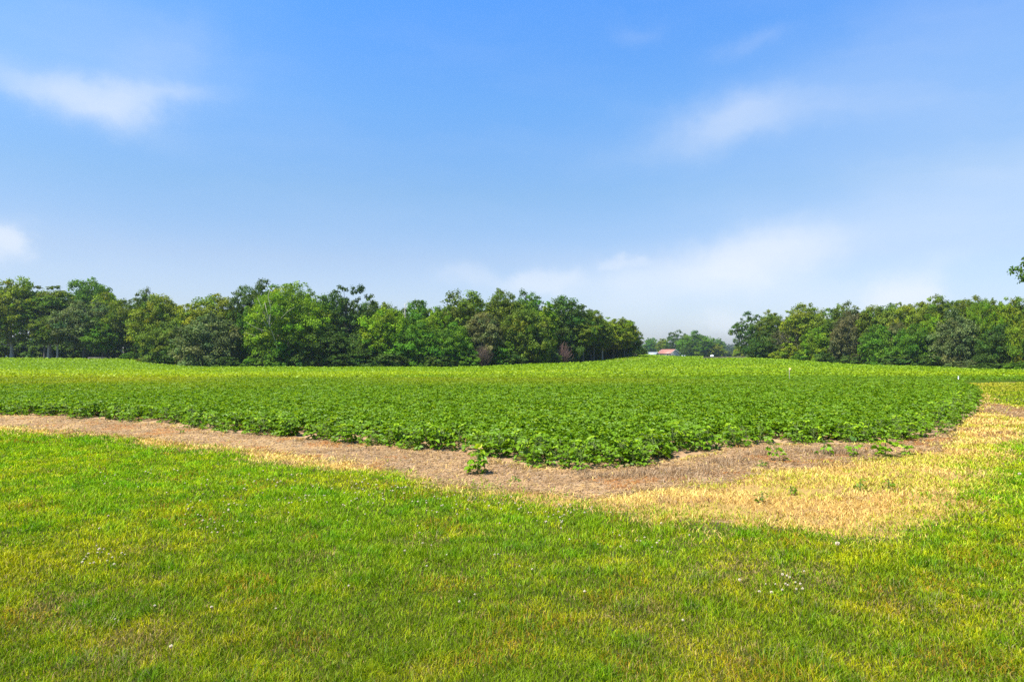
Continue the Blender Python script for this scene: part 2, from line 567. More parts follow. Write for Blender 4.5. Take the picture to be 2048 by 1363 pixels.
org = rng.random(N) < .30 * np.clip((fbm(Xl * 1.6, Yl * 1.6, 91, 2) - .66) * 8, 0, 1)
C[org] = lerp((.40, .27, .012), (.34, .21, .015), rng.random(org.sum()))
C *= rng.uniform(.6, 1.35, (N, 1)) * (.72 + .56 * n3[:, None])
tall = np.clip((fbm(Xl * 2.6, Yl * 2.6, 47, 2) - .52) * 4, 0, 1)
tuft = np.clip((fbm(Xl * 4.2, Yl * 4.2, 57, 3) - .60) * 6, 0, 1)
C = np.where((tuft > rng.random(N))[:, None], C * np.array([[.72, .92, 1.0]]), C)
tall = np.maximum(tall, tuft * 1.1)
H = rng.uniform(.020, .052, N) * (1 + .8 * tall) * np.where(dry, .8, 1)
W = np.maximum(rng.uniform(.0028, .0048, N), .75 * d / 682 * 1.0)
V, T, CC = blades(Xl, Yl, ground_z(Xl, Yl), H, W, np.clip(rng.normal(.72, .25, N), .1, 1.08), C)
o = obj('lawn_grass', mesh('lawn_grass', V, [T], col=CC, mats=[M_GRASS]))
tag(o, 'mown yellow green lawn with dry blades in the foreground', 'grass', kind='stuff')

# dead, bleached grass between the lawn and the crop
X, Y = sample_fan(850000, 5.5, 40, 1.5, half=.80, margin=5)
sl, ss, scp, sh, sp = zones(X, Y)
fine = rng.normal(0, .27, len(X))
k = (sl + fine < .06) & (scp < 0) & ((ss + rng.normal(0, .12, len(X)) < 0) | (rng.random(len(X)) < .05)) & (sh < .3) & ((sp < 0) | (rng.random(len(X)) < .1)) & (rng.random(len(X)) < np.clip(1.25 - 3.2 * (fbm(X * 1.7, Y * 2.6, 261, 3) - .46), .12, 1))
Xd, Yd = X[k], Y[k]
N = len(Xd)
d = np.hypot(Xd, Yd)
n1 = fbm(Xd * .8, Yd * 1.6, 203, 4)
n2 = .6 * fbm(Xd * 1.1, Yd * 2.0, 213, 3) + .4 * fbm(Xd * 4, Yd * 4, 219, 2)
C = lerp((.62, .39, .090), (.72, .54, .13), np.clip((n1 - .38) * 4 + rng.normal(0, .35, N), 0, 1))
bro = rng.random(N) < np.clip((n2 - .47) * 6, .05, .8)
C[bro] = lerp((.26, .155, .055), (.44, .27, .10), rng.random(bro.sum()))
gfac = np.clip((fbm(Xd * .9, Yd * 1.5, 233, 3) - .42) * 5, 0, 1)
uu = 1024 + F * Xd / Yd
gfac = gfac * np.clip((uu - 1150) / 250, 0, 1) + np.clip((uu - 1870) / 160, 0, .8) * np.clip((11.5 - Yd) / 3 + .5, 0, 1)
grn = rng.random(N) < gfac * .75
C[grn] = lerp((.27, .31, .012), (.56, .48, .035), rng.random(grn.sum()))
C *= rng.uniform(.8, 1.2, (N, 1))
H = rng.uniform(.03, .085, N)
W = np.maximum(rng.uniform(.003, .005, N), .75 * d / 682)
V, T, CC = blades(Xd, Yd, ground_z(Xd, Yd), H, W, np.clip(rng.normal(.9, .18, N), .2, 1.1), C)
o = obj('dead_grass', mesh('dead_grass', V, [T], col=CC, mats=[M_DRY]))
tag(o, 'bleached straw coloured dead grass along the field margin', 'dead grass', kind='stuff')

# the mown headland far right
X, Y = rng.uniform(13, 62, 130000), rng.uniform(19, 50, 130000)
sl, ss, scp, sh, sp = zones(X, Y)
k = (sh > 0) & (scp < 0) & (sp < 0)
X, Y = X[k], Y[k]
N = len(X)
n1 = fbm(X * .25, Y * .5, 303, 4)
C = lerp((.27, .34, .006), (.46, .40, .03), np.clip((n1 - .42) * 4 + (Y - 38) / 18 + rng.normal(0, .2, N), 0, 1))
C *= rng.uniform(.8, 1.2, (N, 1))
V, T, CC = blades(X, Y, ground_z(X, Y), rng.uniform(.04, .10, N), .8 * np.hypot(X, Y) / 682, np.clip(rng.normal(.7, .2, N), .2, 1), C)
o = obj('headland_grass', mesh('headland_grass', V, [T], col=CC, mats=[M_GRASS]))
tag(o, 'short yellowing grass on the headland right of the crop', 'grass', kind='stuff')

# straw litter and stubble on the bare strip
X, Y = sample_fan(480000, 7.5, 30, 1.3, half=.80, margin=5)
sl, ss, scp, sh, sp = zones(X, Y)
k = ((ss > -.1) | (sp > 0)) & (scp < .45) & (sl < .1)
X, Y = X[k], Y[k]
N = len(X)
a = rng.uniform(0, np.pi, N) * .9 + rng.normal(0, .15, N)
L = rng.uniform(.03, .11, N)
wd = np.maximum(rng.uniform(.003, .006, N), .6 * Y / 682) * .5
tl = rng.normal(0, .16, N)
z0 = ground_z(X, Y) + rng.uniform(.004, .022, N)
dx, dy = np.cos(a) * L * .5, np.sin(a) * L * .5
px, py = -np.sin(a) * wd, np.cos(a) * wd
Pq = np.stack([np.stack([X - dx - px, Y - dy - py, z0 - tl * L * .5], 1), np.stack([X + dx - px, Y + dy - py, z0 + tl * L * .5], 1),
               np.stack([X + dx + px, Y + dy + py, z0 + tl * L * .5 + .003], 1), np.stack([X - dx + px, Y - dy + py, z0 - tl * L * .5 + .003], 1)], 1)
n1 = fbm(X * 1.2, Y * 2.0, 403, 3)
C = lerp((.29, .175, .074), (.51, .335, .14), np.clip((n1 - .35) * 2.6 + rng.normal(0, .35, N), 0, 1))
gry = rng.random(N) < .2
C[gry] = lerp((.19, .13, .075), (.38, .28, .165), rng.random(gry.sum()))
org = rng.random(N) < .65 * np.clip((fbm(X * 1.5, Y * 2.2, 433, 2) - .62) * 8, 0, 1)
C[org] = lerp((.36, .14, .03), (.42, .19, .045), rng.random(org.sum()))
V1, Q1, C1 = Pq.reshape(-1, 3), np.arange(N * 4).reshape(-1, 4), np.repeat(C, 4, 0)
# upright stubble
ux = np.concatenate([rng.uniform(.9, 6.2, 5200), rng.uniform(-7, 2, 700)])
uy = np.interp(ux, [-7, .5, 2, 3, 4.2, 6.5], [15, 9.6, 9.6, 10.3, 11.4, 11.8]) - np.abs(rng.normal(0, .55, len(ux))) + .1
kk = (fbm(ux * 2.5, uy * 2.5, 444, 2) > .46)
ux, uy = ux[kk], uy[kk]
Cs = lerp((.26, .165, .08), (.42, .29, .155), rng.random(len(ux)))
V2, T2, C2 = blades(ux, uy, ground_z(ux, uy), rng.uniform(.04, .12, len(ux)), np.full(len(ux), .009), np.clip(rng.normal(.65, .3, len(ux)), 0, 1.05), Cs)
o = obj('straw_litter', mesh('straw_litter', np.vstack([V1, V2]), [Q1, T2 + len(V1)], col=np.vstack([C1, C2]), mats=[M_DRY]))
tag(o, 'grey brown straw litter and stubble on the bare strip before the crop', 'straw', kind='stuff')


# ------------------------------------------------------------------ soybeans
def leaflets(P, dirs, nrm, L, Wd, C, fold=.25):
    """ovate folded leaflets; P base, dirs axis, nrm normal (N,3)"""
    N = len(P)
    side = np.cross(nrm, dirs)
    side /= np.linalg.norm(side, axis=1, keepdims=True) + 1e-9
    L, Wd = L[:, None], Wd[:, None]
    up = nrm * (fold * Wd)
    V = np.stack([P, P + dirs * L * .28 + side * Wd * .46 + up, P + dirs * L * .68 + side * Wd * .36 + up * .8, P + dirs * L - nrm * L * .12,
                  P + dirs * L * .68 - side * Wd * .36 + up * .8, P + dirs * L * .28 - side * Wd * .46 + up], 1)
    Q = (np.arange(N)[:, None, None] * 6 + np.array([[0, 1, 2, 3], [0, 3, 4, 5]])[None]).reshape(-1, 4)
    return V.reshape(-1, 3), Q, np.repeat(C, 6, 0)


def soy_arrays(seed, n_leaf, h, spread, low=.15, size=1.0):
    """one soybean plant: trifoliate leaves on petioles; returns leaflet arrays and petiole tubes"""
    r = np.random.default_rng(seed)
    P, D, Nn, L, W, C, pet = [], [], [], [], [], [], []
    for i in range(n_leaf):
        f = (i + .5) / n_leaf
        zb = h * (.08 + .72 * f)
        th = r.uniform(0, 2 * np.pi)
        reach = spread * (.35 + .65 * r.random()) * (1.05 - .55 * f ** 2)
        zt = min(h * (low + (1.0 - low) * f) + r.normal(0, .03), h * 1.08)
        tip = np.array([np.cos(th) * reach, np.sin(th) * reach, max(zt, .03)])
        pet.append((np.array([0, 0, zb]), tip))
        n0 = np.array([r.normal(0, .42), r.normal(0, .42), 1.0])
        n0[:2] += .35 * np.array([np.cos(th), np.sin(th)]) * (1 - f * .6)
        n0 /= np.linalg.norm(n0)
        tone = r.uniform(.75, 1.2)
        young = f > .82 and r.random() < .45
        for k_, da in enumerate((0, 1.15, -1.15)):
            a = th + da + r.normal(0, .15)
            dv = np.array([np.cos(a), np.sin(a), r.normal(-.12, .18)])
            dv -= n0 * dv.dot(n0) * .7
            dv /= np.linalg.norm(dv)
            nn = n0 + r.normal(0, .18, 3)
            nn /= np.linalg.norm(nn)
            s = size * r.uniform(.75, 1.2) * (.7 + .3 * np.sin(np.pi * min(1, f * 1.1)))
            P.append(tip + dv * .012)
            D.append(dv)
            Nn.append(nn)
            L.append(.098 * s)
            W.append(.074 * s)
            base = np.array([.235, .350, .010]) if young else np.array([.128, .235, .009])
            if f < .2 and r.random() < .25:
                base = np.array([.22, .19, .04])
            C.append(base * tone * r.uniform(.85, 1.15))
    A = [np.array(x) for x in (P, D, Nn, L, W, C)]
    return A, pet


protos = [soy_arrays(700 + i, 16, .35, .25, size=.88) for i in range(10)]


def scatter_soy(X, Y, keep_above=0.0, scale=1.0, leafscale=1.0, yel=None):
    Z = ground_z(X, Y)
    outV, outQ, outC, n0 = [], [], [], 0
    which = rng.integers(0, len(protos), len(X))
    rot = rng.uniform(0, 2 * np.pi, len(X))
    sc_ = scale * rng.uniform(.93, 1.07, len(X))
    for pi, (A, pet) in enumerate(protos):
        P, D, Nn, L, W, C = A
        m = P[:, 2] > keep_above
        P, D, Nn, L, W, C = P[m], D[m], Nn[m], L[m], W[m], C[m]
        idx = np.where(which == pi)[0]
        if not len(idx):
            continue
        c, s = np.cos(rot[idx]), np.sin(rot[idx])

        def rotate(A_):
            return np.stack([c[:, None] * A_[None, :, 0] - s[:, None] * A_[None, :, 1], s[:, None] * A_[None, :, 0] + c[:, None] * A_[None, :, 1],
                             np.broadcast_to(A_[None, :, 2], (len(idx), len(A_)))], -1)
        PP = rotate(P) * sc_[idx][:, None, None] + np.stack([X[idx], Y[idx], Z[idx]], 1)[:, None]
        DD, NN = rotate(D), rotate(Nn)
        k_ = len(P)
        Lr = np.tile(L, len(idx)) * leafscale
        Wr = np.tile(W, len(idx)) * leafscale
        Cr = np.tile(C, (len(idx), 1)) * np.repeat(rng.uniform(.85, 1.15, (len(idx), 1)), k_, 0)
        if yel is not None:
            y_ = np.repeat(yel[idx], k_)[:, None]
            Cr = Cr * (1 - y_) + y_ * np.array([[.26, .29, .012]]) * rng.uniform(.8, 1.2, (len(Cr), 1))
        V, Q, CC_ = leaflets(PP.reshape(-1, 3), DD.reshape(-1, 3), NN.reshape(-1, 3), Lr, Wr, Cr)
        outV.append(V)
        outQ.append(Q + n0)
        outC.append(CC_)
        n0 += len(V)
    return np.vstack(outV), np.vstack(outQ), np.vstack(outC)


def crop_yellow(X, Y):
    """yellow leaf tint: thin, yellowing stands in a broad patch on the left, and a faint band across the crest"""
    u = 1024 + F * X / np.maximum(Y, 1)
    a = np.clip((fbm(X * .12, Y * .10, 511, 3) - .40) * 4, 0, 1) * np.clip((620 - u) / 350, 0, 1) * np.clip((Y - 24) / 8, 0, 1) * np.clip((75 - Y) / 20, 0, 1)
    b = .8 * np.clip((fbm(X * .06, Y * .05, 521, 3) - .32) * 3.5, 0, 1) * np.clip((Y - 27) / 22, 0, 1) * np.clip((125 - Y) / 30, 0, 1)
    return np.clip(a * .9 + b, 0, 1)


FRONT = .85                                   # the outermost band is built plant by plant below
# near
n = 23000
X, Y = sample_fan(n, 9.4, 27, .3, half=.80, margin=4)
_, _, scp, _, _ = zones(X, Y)
k = (scp > FRONT) | ((scp > .1) & (X < crop_edge[0][0]))
parts = [scatter_soy(X[k], Y[k], .10, yel=crop_yellow(X[k], Y[k]))]
# middle distance
X, Y = sample_fan(38000, 27, 66, .9, half=.80, margin=6)
_, _, scp, _, _ = zones(X, Y)
k = (scp > .25)
parts.append(scatter_soy(X[k], Y[k], .20, leafscale=1.2, scale=1.05, yel=crop_yellow(X[k], Y[k])))
# far: tufts of foliage, coarser with distance
X, Y = sample_fan(165000, 50, 395, 1.15, half=.80, margin=10)
u_ = 1024 + F * X / Y
_, _, scp, _, _ = zones(X, Y)
k = (scp > .25) & (Y < depth_edge(u_))
X, Y = X[k], Y[k]
N = len(X)
s = np.maximum(.20, Y * .0026) * rng.uniform(.7, 1.3, N)
nr = rng.normal(0, .36, (N, 3))
nr[:, 2] = 1
nr /= np.linalg.norm(nr, axis=1, keepdims=True)
th = rng.uniform(0, 2 * np.pi, N)
dv = np.stack([np.cos(th), np.sin(th), np.zeros(N)], 1)
dv -= nr * (dv * nr).sum(1, keepdims=True)
dv /= np.linalg.norm(dv, axis=1, keepdims=True)
yl = crop_yellow(X, Y)[:, None]
C = (np.array([[.185, .29, .007]]) * (1 - yl) + yl * np.array([[.31, .385, .009]])) * rng.uniform(.84, 1.16, (N, 1))
Pz = np.stack([X, Y, ground_z(X, Y) + rng.uniform(.22, .46, N)], 1)
parts.append(leaflets(Pz - dv * s[:, None] * .5, dv, nr, s, s * .8, C))
n0, VV, QQ, CC = 0, [], [], []
for V, Q, C in parts:
    VV.append(V)
    QQ.append(Q + n0)
    CC.append(C)
    n0 += len(V)
o = obj('soybean_crop', mesh('soybean_crop', np.vstack(VV), [np.vstack(QQ)], col=np.vstack(CC), mats=[M_SOY]))
tag(o, 'dense green soybean crop filling the field up to the woods', 'crop', kind='stuff')


# individual plants along the front of the crop
def soy_plant_meshes(seed, n_leaf, h, spread, low=.1, size=1.0, top=None, lean=0.0, tone=1.0):
    A, pet = soy_arrays(seed, n_leaf, h, spread, low, size)
    P, D, Nn, L, W, C = A
    C *= tone
    if top is not None:                       # one pale young leaf standing above the rest
        P[-3:, :2] *= .25
        P[-3:, 2] = h * 1.12
        D[-3:] = D[-3:] * .6 + np.array([0, 0, .75])
        D[-3:] /= np.linalg.norm(D[-3:], axis=1, keepdims=True)
        L[-3:] *= 1.25
        W[-3:] *= 1.35
        C[-3:] = top
        Nn[-3:] = (.1, -1, .25)
        pet[-1] = (pet[-1][0], P[-2])
    V, Q, CC_ = leaflets(P, D, Nn, L, W, C)
    if lean:
        V[:, 0] -= V[:, 2] * lean
    fol = mesh('foliage', V, [Q], col=CC_, mats=[M_SOY])
    s = Shape()
    zz = np.linspace(-.02, h * .82, 6)
    s.tube(np.stack([np.sin(zz * 9) * .008 - zz * lean, np.cos(zz * 7) * .008 - .008, zz], 1), np.linspace(.0065, .003, 6), 5)
    for a, b in pet:
        mid = (a + b) / 2 + np.array([0, 0, .03])
        pp = np.array([a, mid, b])
        pp[:, 0] -= pp[:, 2] * lean
        s.tube(pp, [.0028, .0024, .002], 4, cap=False)
    return fol, s.mesh('stem', [M_STEM])


front_protos = [soy_plant_meshes(900 + i, 22, .35, .22, .05, .92) for i in range(9)]
cum = [0]
for (x1, y1), (x2, y2) in zip(crop_edge[:-1], crop_edge[1:]):
    cum.append(cum[-1] + math.hypot(x2 - x1, y2 - y1))
n_front = 285
wts = np.array([(cum[i + 1] - cum[i]) / ((crop_edge[i][1] + crop_edge[i + 1][1]) / 2) ** .8 for i in range(23)])
seg_of = np.searchsorted(np.cumsum(wts) / wts.sum(), (np.arange(n_front) + .5) / n_front)
FRONT_LABEL = 'leafy green soybean plant standing in the outermost row of the crop'
for i in range(n_front):
    sg = int(seg_of[i])
    (x1, y1), (x2, y2) = crop_edge[sg], crop_edge[sg + 1]
    t = rng.random()
    nx, ny = -(y2 - y1), (x2 - x1)
    ln = math.hypot(nx, ny)
    off = .05 + FRONT * rng.random() ** 1.1
    x, y = x1 + (x2 - x1) * t + nx / ln * off, y1 + (y2 - y1) * t + ny / ln * off
    fol, stm = front_protos[i % len(front_protos)]
    r = obj('soybean_plant', None, None, (x, y, gz(x, y)), rng.uniform(0, 6.28), (1, 1, 1))
    sfac = rng.uniform(.9, 1.12) if off > .25 else rng.uniform(.6, 1.0)
    r.scale = (sfac * 1.05, sfac * 1.05, sfac)
    tag(r, FRONT_LABEL, 'soybean plant', 'soybean plants along the front edge of the crop')
    obj('foliage', fol, r)
    obj('stem', stm, r)

strays = [(955, 944, .33, 22, 1.05, (.55, .66, .05), 0, 'lone soybean plant with a pale top leaf standing on the bare strip'),
          (1560, 922, .30, 12, .85, None, .45, 'soybean plant leaning over towards the left on the bare soil'),
          (1646, 911, .26, 9, .9, None, 0, 'low scraggly soybean plant with dry stalks beside it'),
          (1706, 914, .22, 7, .9, (.13, .26, .05), 0, 'small thin soybean plant with one pale broad leaf'),
          (1768, 916, .32, 15, 1.05, None, 0, 'bushy dark soybean plant standing just outside the crop corner'),
          (1806, 912, .24, 10, .85, None, 0, 'short dark soybean plant rightmost of those outside the crop'),
          (690, 886, .34, 13, .9, None, 0, 'dark spindly soybean plant at the crop edge above the tan strip')]
for i, (u, v, h, nl, s_, top, lean, lab) in enumerate(strays):
    fol, stm = soy_plant_meshes(1300 + i, nl, h, .12, .05, s_, top, lean, 1.3)
    x, y = gnd(u, v)
    r = obj('soybean_plant', None, None, (x, y, gz(x, y)), 0)
    tag(r, lab, 'soybean plant', 'soybean plants growing outside the crop')
    obj('foliage', fol, r)
    obj('stem', stm, r)

# ------------------------------------------------------------------ trees


def crown_arrays(seed, W=10.0, H=15.0, bottom=.2, widest=.55, n_clump=62, per=250, leaf=.30, lacy=0.0, clump=1.45, droop=0.0, lowp=2.4, fill=0):
    """leaf clumps spread through an uneven envelope; returns V, Q, colour, clump centres"""
    r = np.random.default_rng(seed)
    cz0, ph = H * bottom, r.uniform(0, 6.28, 6)
    zc = cz0 + (H - cz0) * widest
    cen, rad = [], []
    tries = 0
    gap = .72 if lacy > .8 else .56
    while len(cen) < n_clump and tries < 6000:
        tries += 1
        d_ = r.normal(0, 1, 3)
        d_ /= np.linalg.norm(d_)
        a, dz = math.atan2(d_[1], d_[0]), d_[2]
        if dz < 0 and r.random() < .25:
            continue
        mod = 1 + (1.5 if lacy else 1) * (.10 * math.sin(2 * a + ph[0] + 2 * dz) + .08 * math.sin(3 * a + ph[1] - 4 * dz) + .06 * math.sin(5 * a + ph[2] + 7 * dz))
        inner = r.random() < .3
        q_ = r.uniform(.3, .75) if inner else r.uniform(.86, 1.04)
        cr = clump * r.choice([r.uniform(.5, .8), r.uniform(.9, 1.25), r.uniform(1.2, 1.7)])
        hp = math.sqrt(1 - dz * dz) if dz > 0 else (1 - abs(dz) ** lowp) ** (1 / lowp)
        hr = max(0, W * .5 * q_ * mod * hp - (0 if inner else cr * .6))
        ext = (H - zc) if dz > 0 else (zc - cz0)
        c = np.array([math.cos(a) * hr, math.sin(a) * hr, zc + dz * ext * q_ * (mod if dz > 0 else 1) - cr * .5 * max(dz, 0)])
        g_ = gap * (1 - tries / 9000)
        if any(np.linalg.norm(c - p) < (cr + q2) * g_ for p, q2 in zip(cen, rad)):
            continue
        cen.append(c)
        rad.append(cr)
    top = max(c[2] + k_ * .75 for c, k_ in zip(cen, rad))
    cen, rad = np.array(cen), np.array(rad)
    cen[:, 2] *= H / top
    Ps, Ns, Cs = [], [], []
    for c, k_ in zip(cen, rad):
        n_ = int(per * (k_ / clump) ** 2 * r.uniform(.8, 1.2))
        nsub = r.integers(5, 9)
        sd_ = r.normal(0, 1, (nsub, 3))
        sd_[:, 2] = np.abs(sd_[:, 2]) * .9 - .25
        sd_ /= np.linalg.norm(sd_, axis=1, keepdims=True)
        sub = c + sd_ * k_ * np.array([.68, .68, .68])
        w_ = r.integers(0, nsub, n_)
        dd = r.normal(0, 1, (n_, 3))
        dd /= np.linalg.norm(dd, axis=1, keepdims=True)
        dd[:, 2] = dd[:, 2] * .8 + .12
        p = sub[w_] + dd * k_ * r.uniform(.12, .56, (n_, 1)) 
        p[:, 2] -= droop * np.linalg.norm(p[:, :2] - c[:2], axis=1)
        Ps.append(p)
        out = (p - c) / k_
        nn = out * .75 + r.normal(0, .55, (n_, 3)) + np.array([0, 0, .35])
        Ns.append(nn / np.linalg.norm(nn, axis=1, keepdims=True))
        tone = r.uniform(.66, 1.30)
        hue = r.normal(0, .06)
        cc = np.ones((n_, 3)) * tone * r.uniform(.8, 1.2, (n_, 1))
        cc[:, 0] *= 1 + hue * 2
        Cs.append(cc)
    if fill:
        dd = r.normal(0, 1, (fill, 3))
        dd /= np.linalg.norm(dd, axis=1, keepdims=True)
        dz = dd[:, 2]
        hp = np.where(dz > 0, np.sqrt(1 - dz ** 2), (1 - np.abs(dz) ** lowp) ** (1 / lowp))
        hp /= np.hypot(dd[:, 0], dd[:, 1]) + 1e-6
        q_ = r.uniform(.35, .82, fill)
        Ps.append(np.stack([dd[:, 0] * hp * W * .5 * q_, dd[:, 1] * hp * W * .5 * q_, zc + dz * q_ * np.where(dz > 0, H - zc, zc - cz0)], 1))
        nn = dd + r.normal(0, .6, (fill, 3))
        Ns.append(nn / np.linalg.norm(nn, axis=1, keepdims=True))
        Cs.append(np.ones((fill, 3)) * r.uniform(.75, 1.15, (fill, 1)))
    P, Nn, C = np.vstack(Ps), np.vstack(Ns), np.vstack(Cs)
    N_ = len(P)
    t_ = r.normal(0, 1, (N_, 3))
    t_ -= Nn * (t_ * Nn).sum(1, keepdims=True)
    t_ /= np.linalg.norm(t_, axis=1, keepdims=True)
    b_ = np.cross(Nn, t_)
    s1 = leaf * r.uniform(.6, 1.3, (N_, 1)) * .62
    s2 = s1 * r.uniform(.5, .8, (N_, 1))
    V = np.stack([P - t_ * s1, P + b_ * s2 + t_ * s1 * .1, P + t_ * s1 + Nn * s1 * -.15, P - b_ * s2 + t_ * s1 * .1], 1).reshape(-1, 3)
    return V, np.arange(N_ * 4).reshape(-1, 4), np.repeat(C, 4, 0), cen, rad


def trunk_shape(seed, cen, H, W, bottom, r0=.30, n_limb=14, fork=False, twig=False):
    r = np.random.default_rng(seed)
    s = Shape()
    zz = np.linspace(-.3, H * .86, 9)
    wob = np.cumsum(r.normal(0, .09, (9, 2)), 0)
    wob -= wob[0]
    pts = np.column_stack([wob, zz])
    rad = np.interp(zz / H, [0, .03, .3, .86], [r0 * 1.45, r0, r0 * .72, .05])
    s.tube(pts, rad, 8)
    order = np.argsort(r.random(len(cen)))[:n_limb]
    for i in order:
        c = cen[i]
        zs = max(H * bottom * .9, min(c[2] * r.uniform(.45, .7), H * .75))
        p0 = np.array([np.interp(zs, zz, pts[:, 0]), np.interp(zs, zz, pts[:, 1]), zs])
        p3 = c
        p1 = p0 + (p3 - p0) * .35 + np.array([0, 0, -.02 * H]) + r.normal(0, .15, 3)
        p2 = p0 + (p3 - p0) * .7 + r.normal(0, .2, 3)
        rs = np.interp(zs / H, [0, .86], [r0 * .5, .06])
        s.tube([p0, p1, p2, p3], [rs, rs * .7, rs * .45, .03], 5)
        if twig:
            for _ in range(5):
                a = p2 + (p3 - p2) * r.random()
                b = a + r.normal(0, .9, 3) + np.array([0, 0, .3])
                s.tube([a, (a + b) / 2 + r.normal(0, .1, 3), b], [.035, .025, .01], 4)
    return s


PROTO = {}


def proto(cls, i):
    key = (cls, i)
    if key in PROTO:
        return PROTO[key]
    P_ = dict(
        oak=dict(W=11.5, H=15, bottom=.20, widest=.45, n_clump=150, per=270, clump=1.45, leaf=.29, fill=2500),
        full=dict(W=12, H=11, bottom=.0, widest=.42, n_clump=165, per=270, clump=1.4, leaf=.29, lowp=5, fill=3000),
        tall=dict(W=8, H=17, bottom=.36, widest=.5, n_clump=110, per=230, clump=1.2, leaf=.28, fill=2500),
        lacy=dict(W=11, H=16, bottom=.40, widest=.5, n_clump=95, per=210, lacy=.6, clump=1.15, leaf=.26, fill=900),
        open=dict(W=10, H=12, bottom=.08, widest=.5, n_clump=120, per=190, lacy=1.0, clump=1.1, leaf=.26),
        feather=dict(W=17, H=18, bottom=.10, widest=.5, n_clump=230, per=230, clump=1.45, leaf=.27, droop=.12, fill=5000),
        column=dict(W=3.4, H=14, bottom=.0, widest=.75, n_clump=50, per=140, clump=.95, leaf=.32, lowp=6),
        shrub=dict(W=5, H=4, bottom=.0, widest=.35, n_clump=48, per=150, clump=.75, leaf=.25, lowp=4),
        twiggy=dict(W=8, H=12, bottom=.15, widest=.5, n_clump=64, per=60, clump=1.2, leaf=.24, lacy=1.0),
    )[cls]
    sd_ = sum(ord(c) for c in cls) * 31 + i * 7
    V, Q, C, cen, rad = crown_arrays(sd_, **P_)
    cr = mesh('crown', V, [Q], col=C, mats=[M_TREE])
    tr = trunk_shape(sd_ + 3, cen, P_['H'], P_['W'], P_['bottom'], r0=.09 if cls == 'shrub' else .30, n_limb=26 if cls in ('feather', 'twiggy', 'open', 'lacy') else 14,
                     twig=cls in ('twiggy',)).mesh('trunk', [M_BARK], smooth=True)
    PROTO[key] = (cr, tr, P_['W'], P_['H'])
    return PROTO[key]


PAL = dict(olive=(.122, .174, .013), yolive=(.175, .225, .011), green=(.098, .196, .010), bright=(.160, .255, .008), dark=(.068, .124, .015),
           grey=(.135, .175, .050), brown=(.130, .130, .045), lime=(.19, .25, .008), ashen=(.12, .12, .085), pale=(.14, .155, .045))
BARK = (.13, .115, .095)
PALEBARK = (.36, .33, .26)


def place(kind, label, cat, u, top, width, D, cls, colour, pi=0, group=None, bark=BARK, base_drop=0.0, rot=None, up=None):
    """a tree or shrub whose foot stands on the ground at depth D in the direction of photo column u; rises to row top, width in photo px"""
    cr, tr, W0, H0 = proto(cls, pi)
    x = (u - 1024) / F * D
    zb = gz(x, D) - base_drop
    ztop = CAMH + (HV - top) / F * D
    wid = width / F * D * (1.18 if cat == 'tree' and D > 100 else 1.1)
    sz, sxy = max(.4, ztop - zb) / H0, wid / W0
    r = obj(kind, None, None, (x, D, zb), 0)
    tag(r, label, cat, group)
    a = rng.uniform(0, 6.28) if rot is None else rot
    jit = rng.uniform(.88, 1.1)
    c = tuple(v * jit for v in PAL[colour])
    obj('crown', cr, r, (0, 0, 0), a, (sxy, sxy, sz), color=c)
    obj('trunk', tr, r, (0, 0, 0), a, (min(sxy, sz), min(sxy, sz), sz) if cls == 'column' else (sxy, sxy, sz), color=bark)
    return r


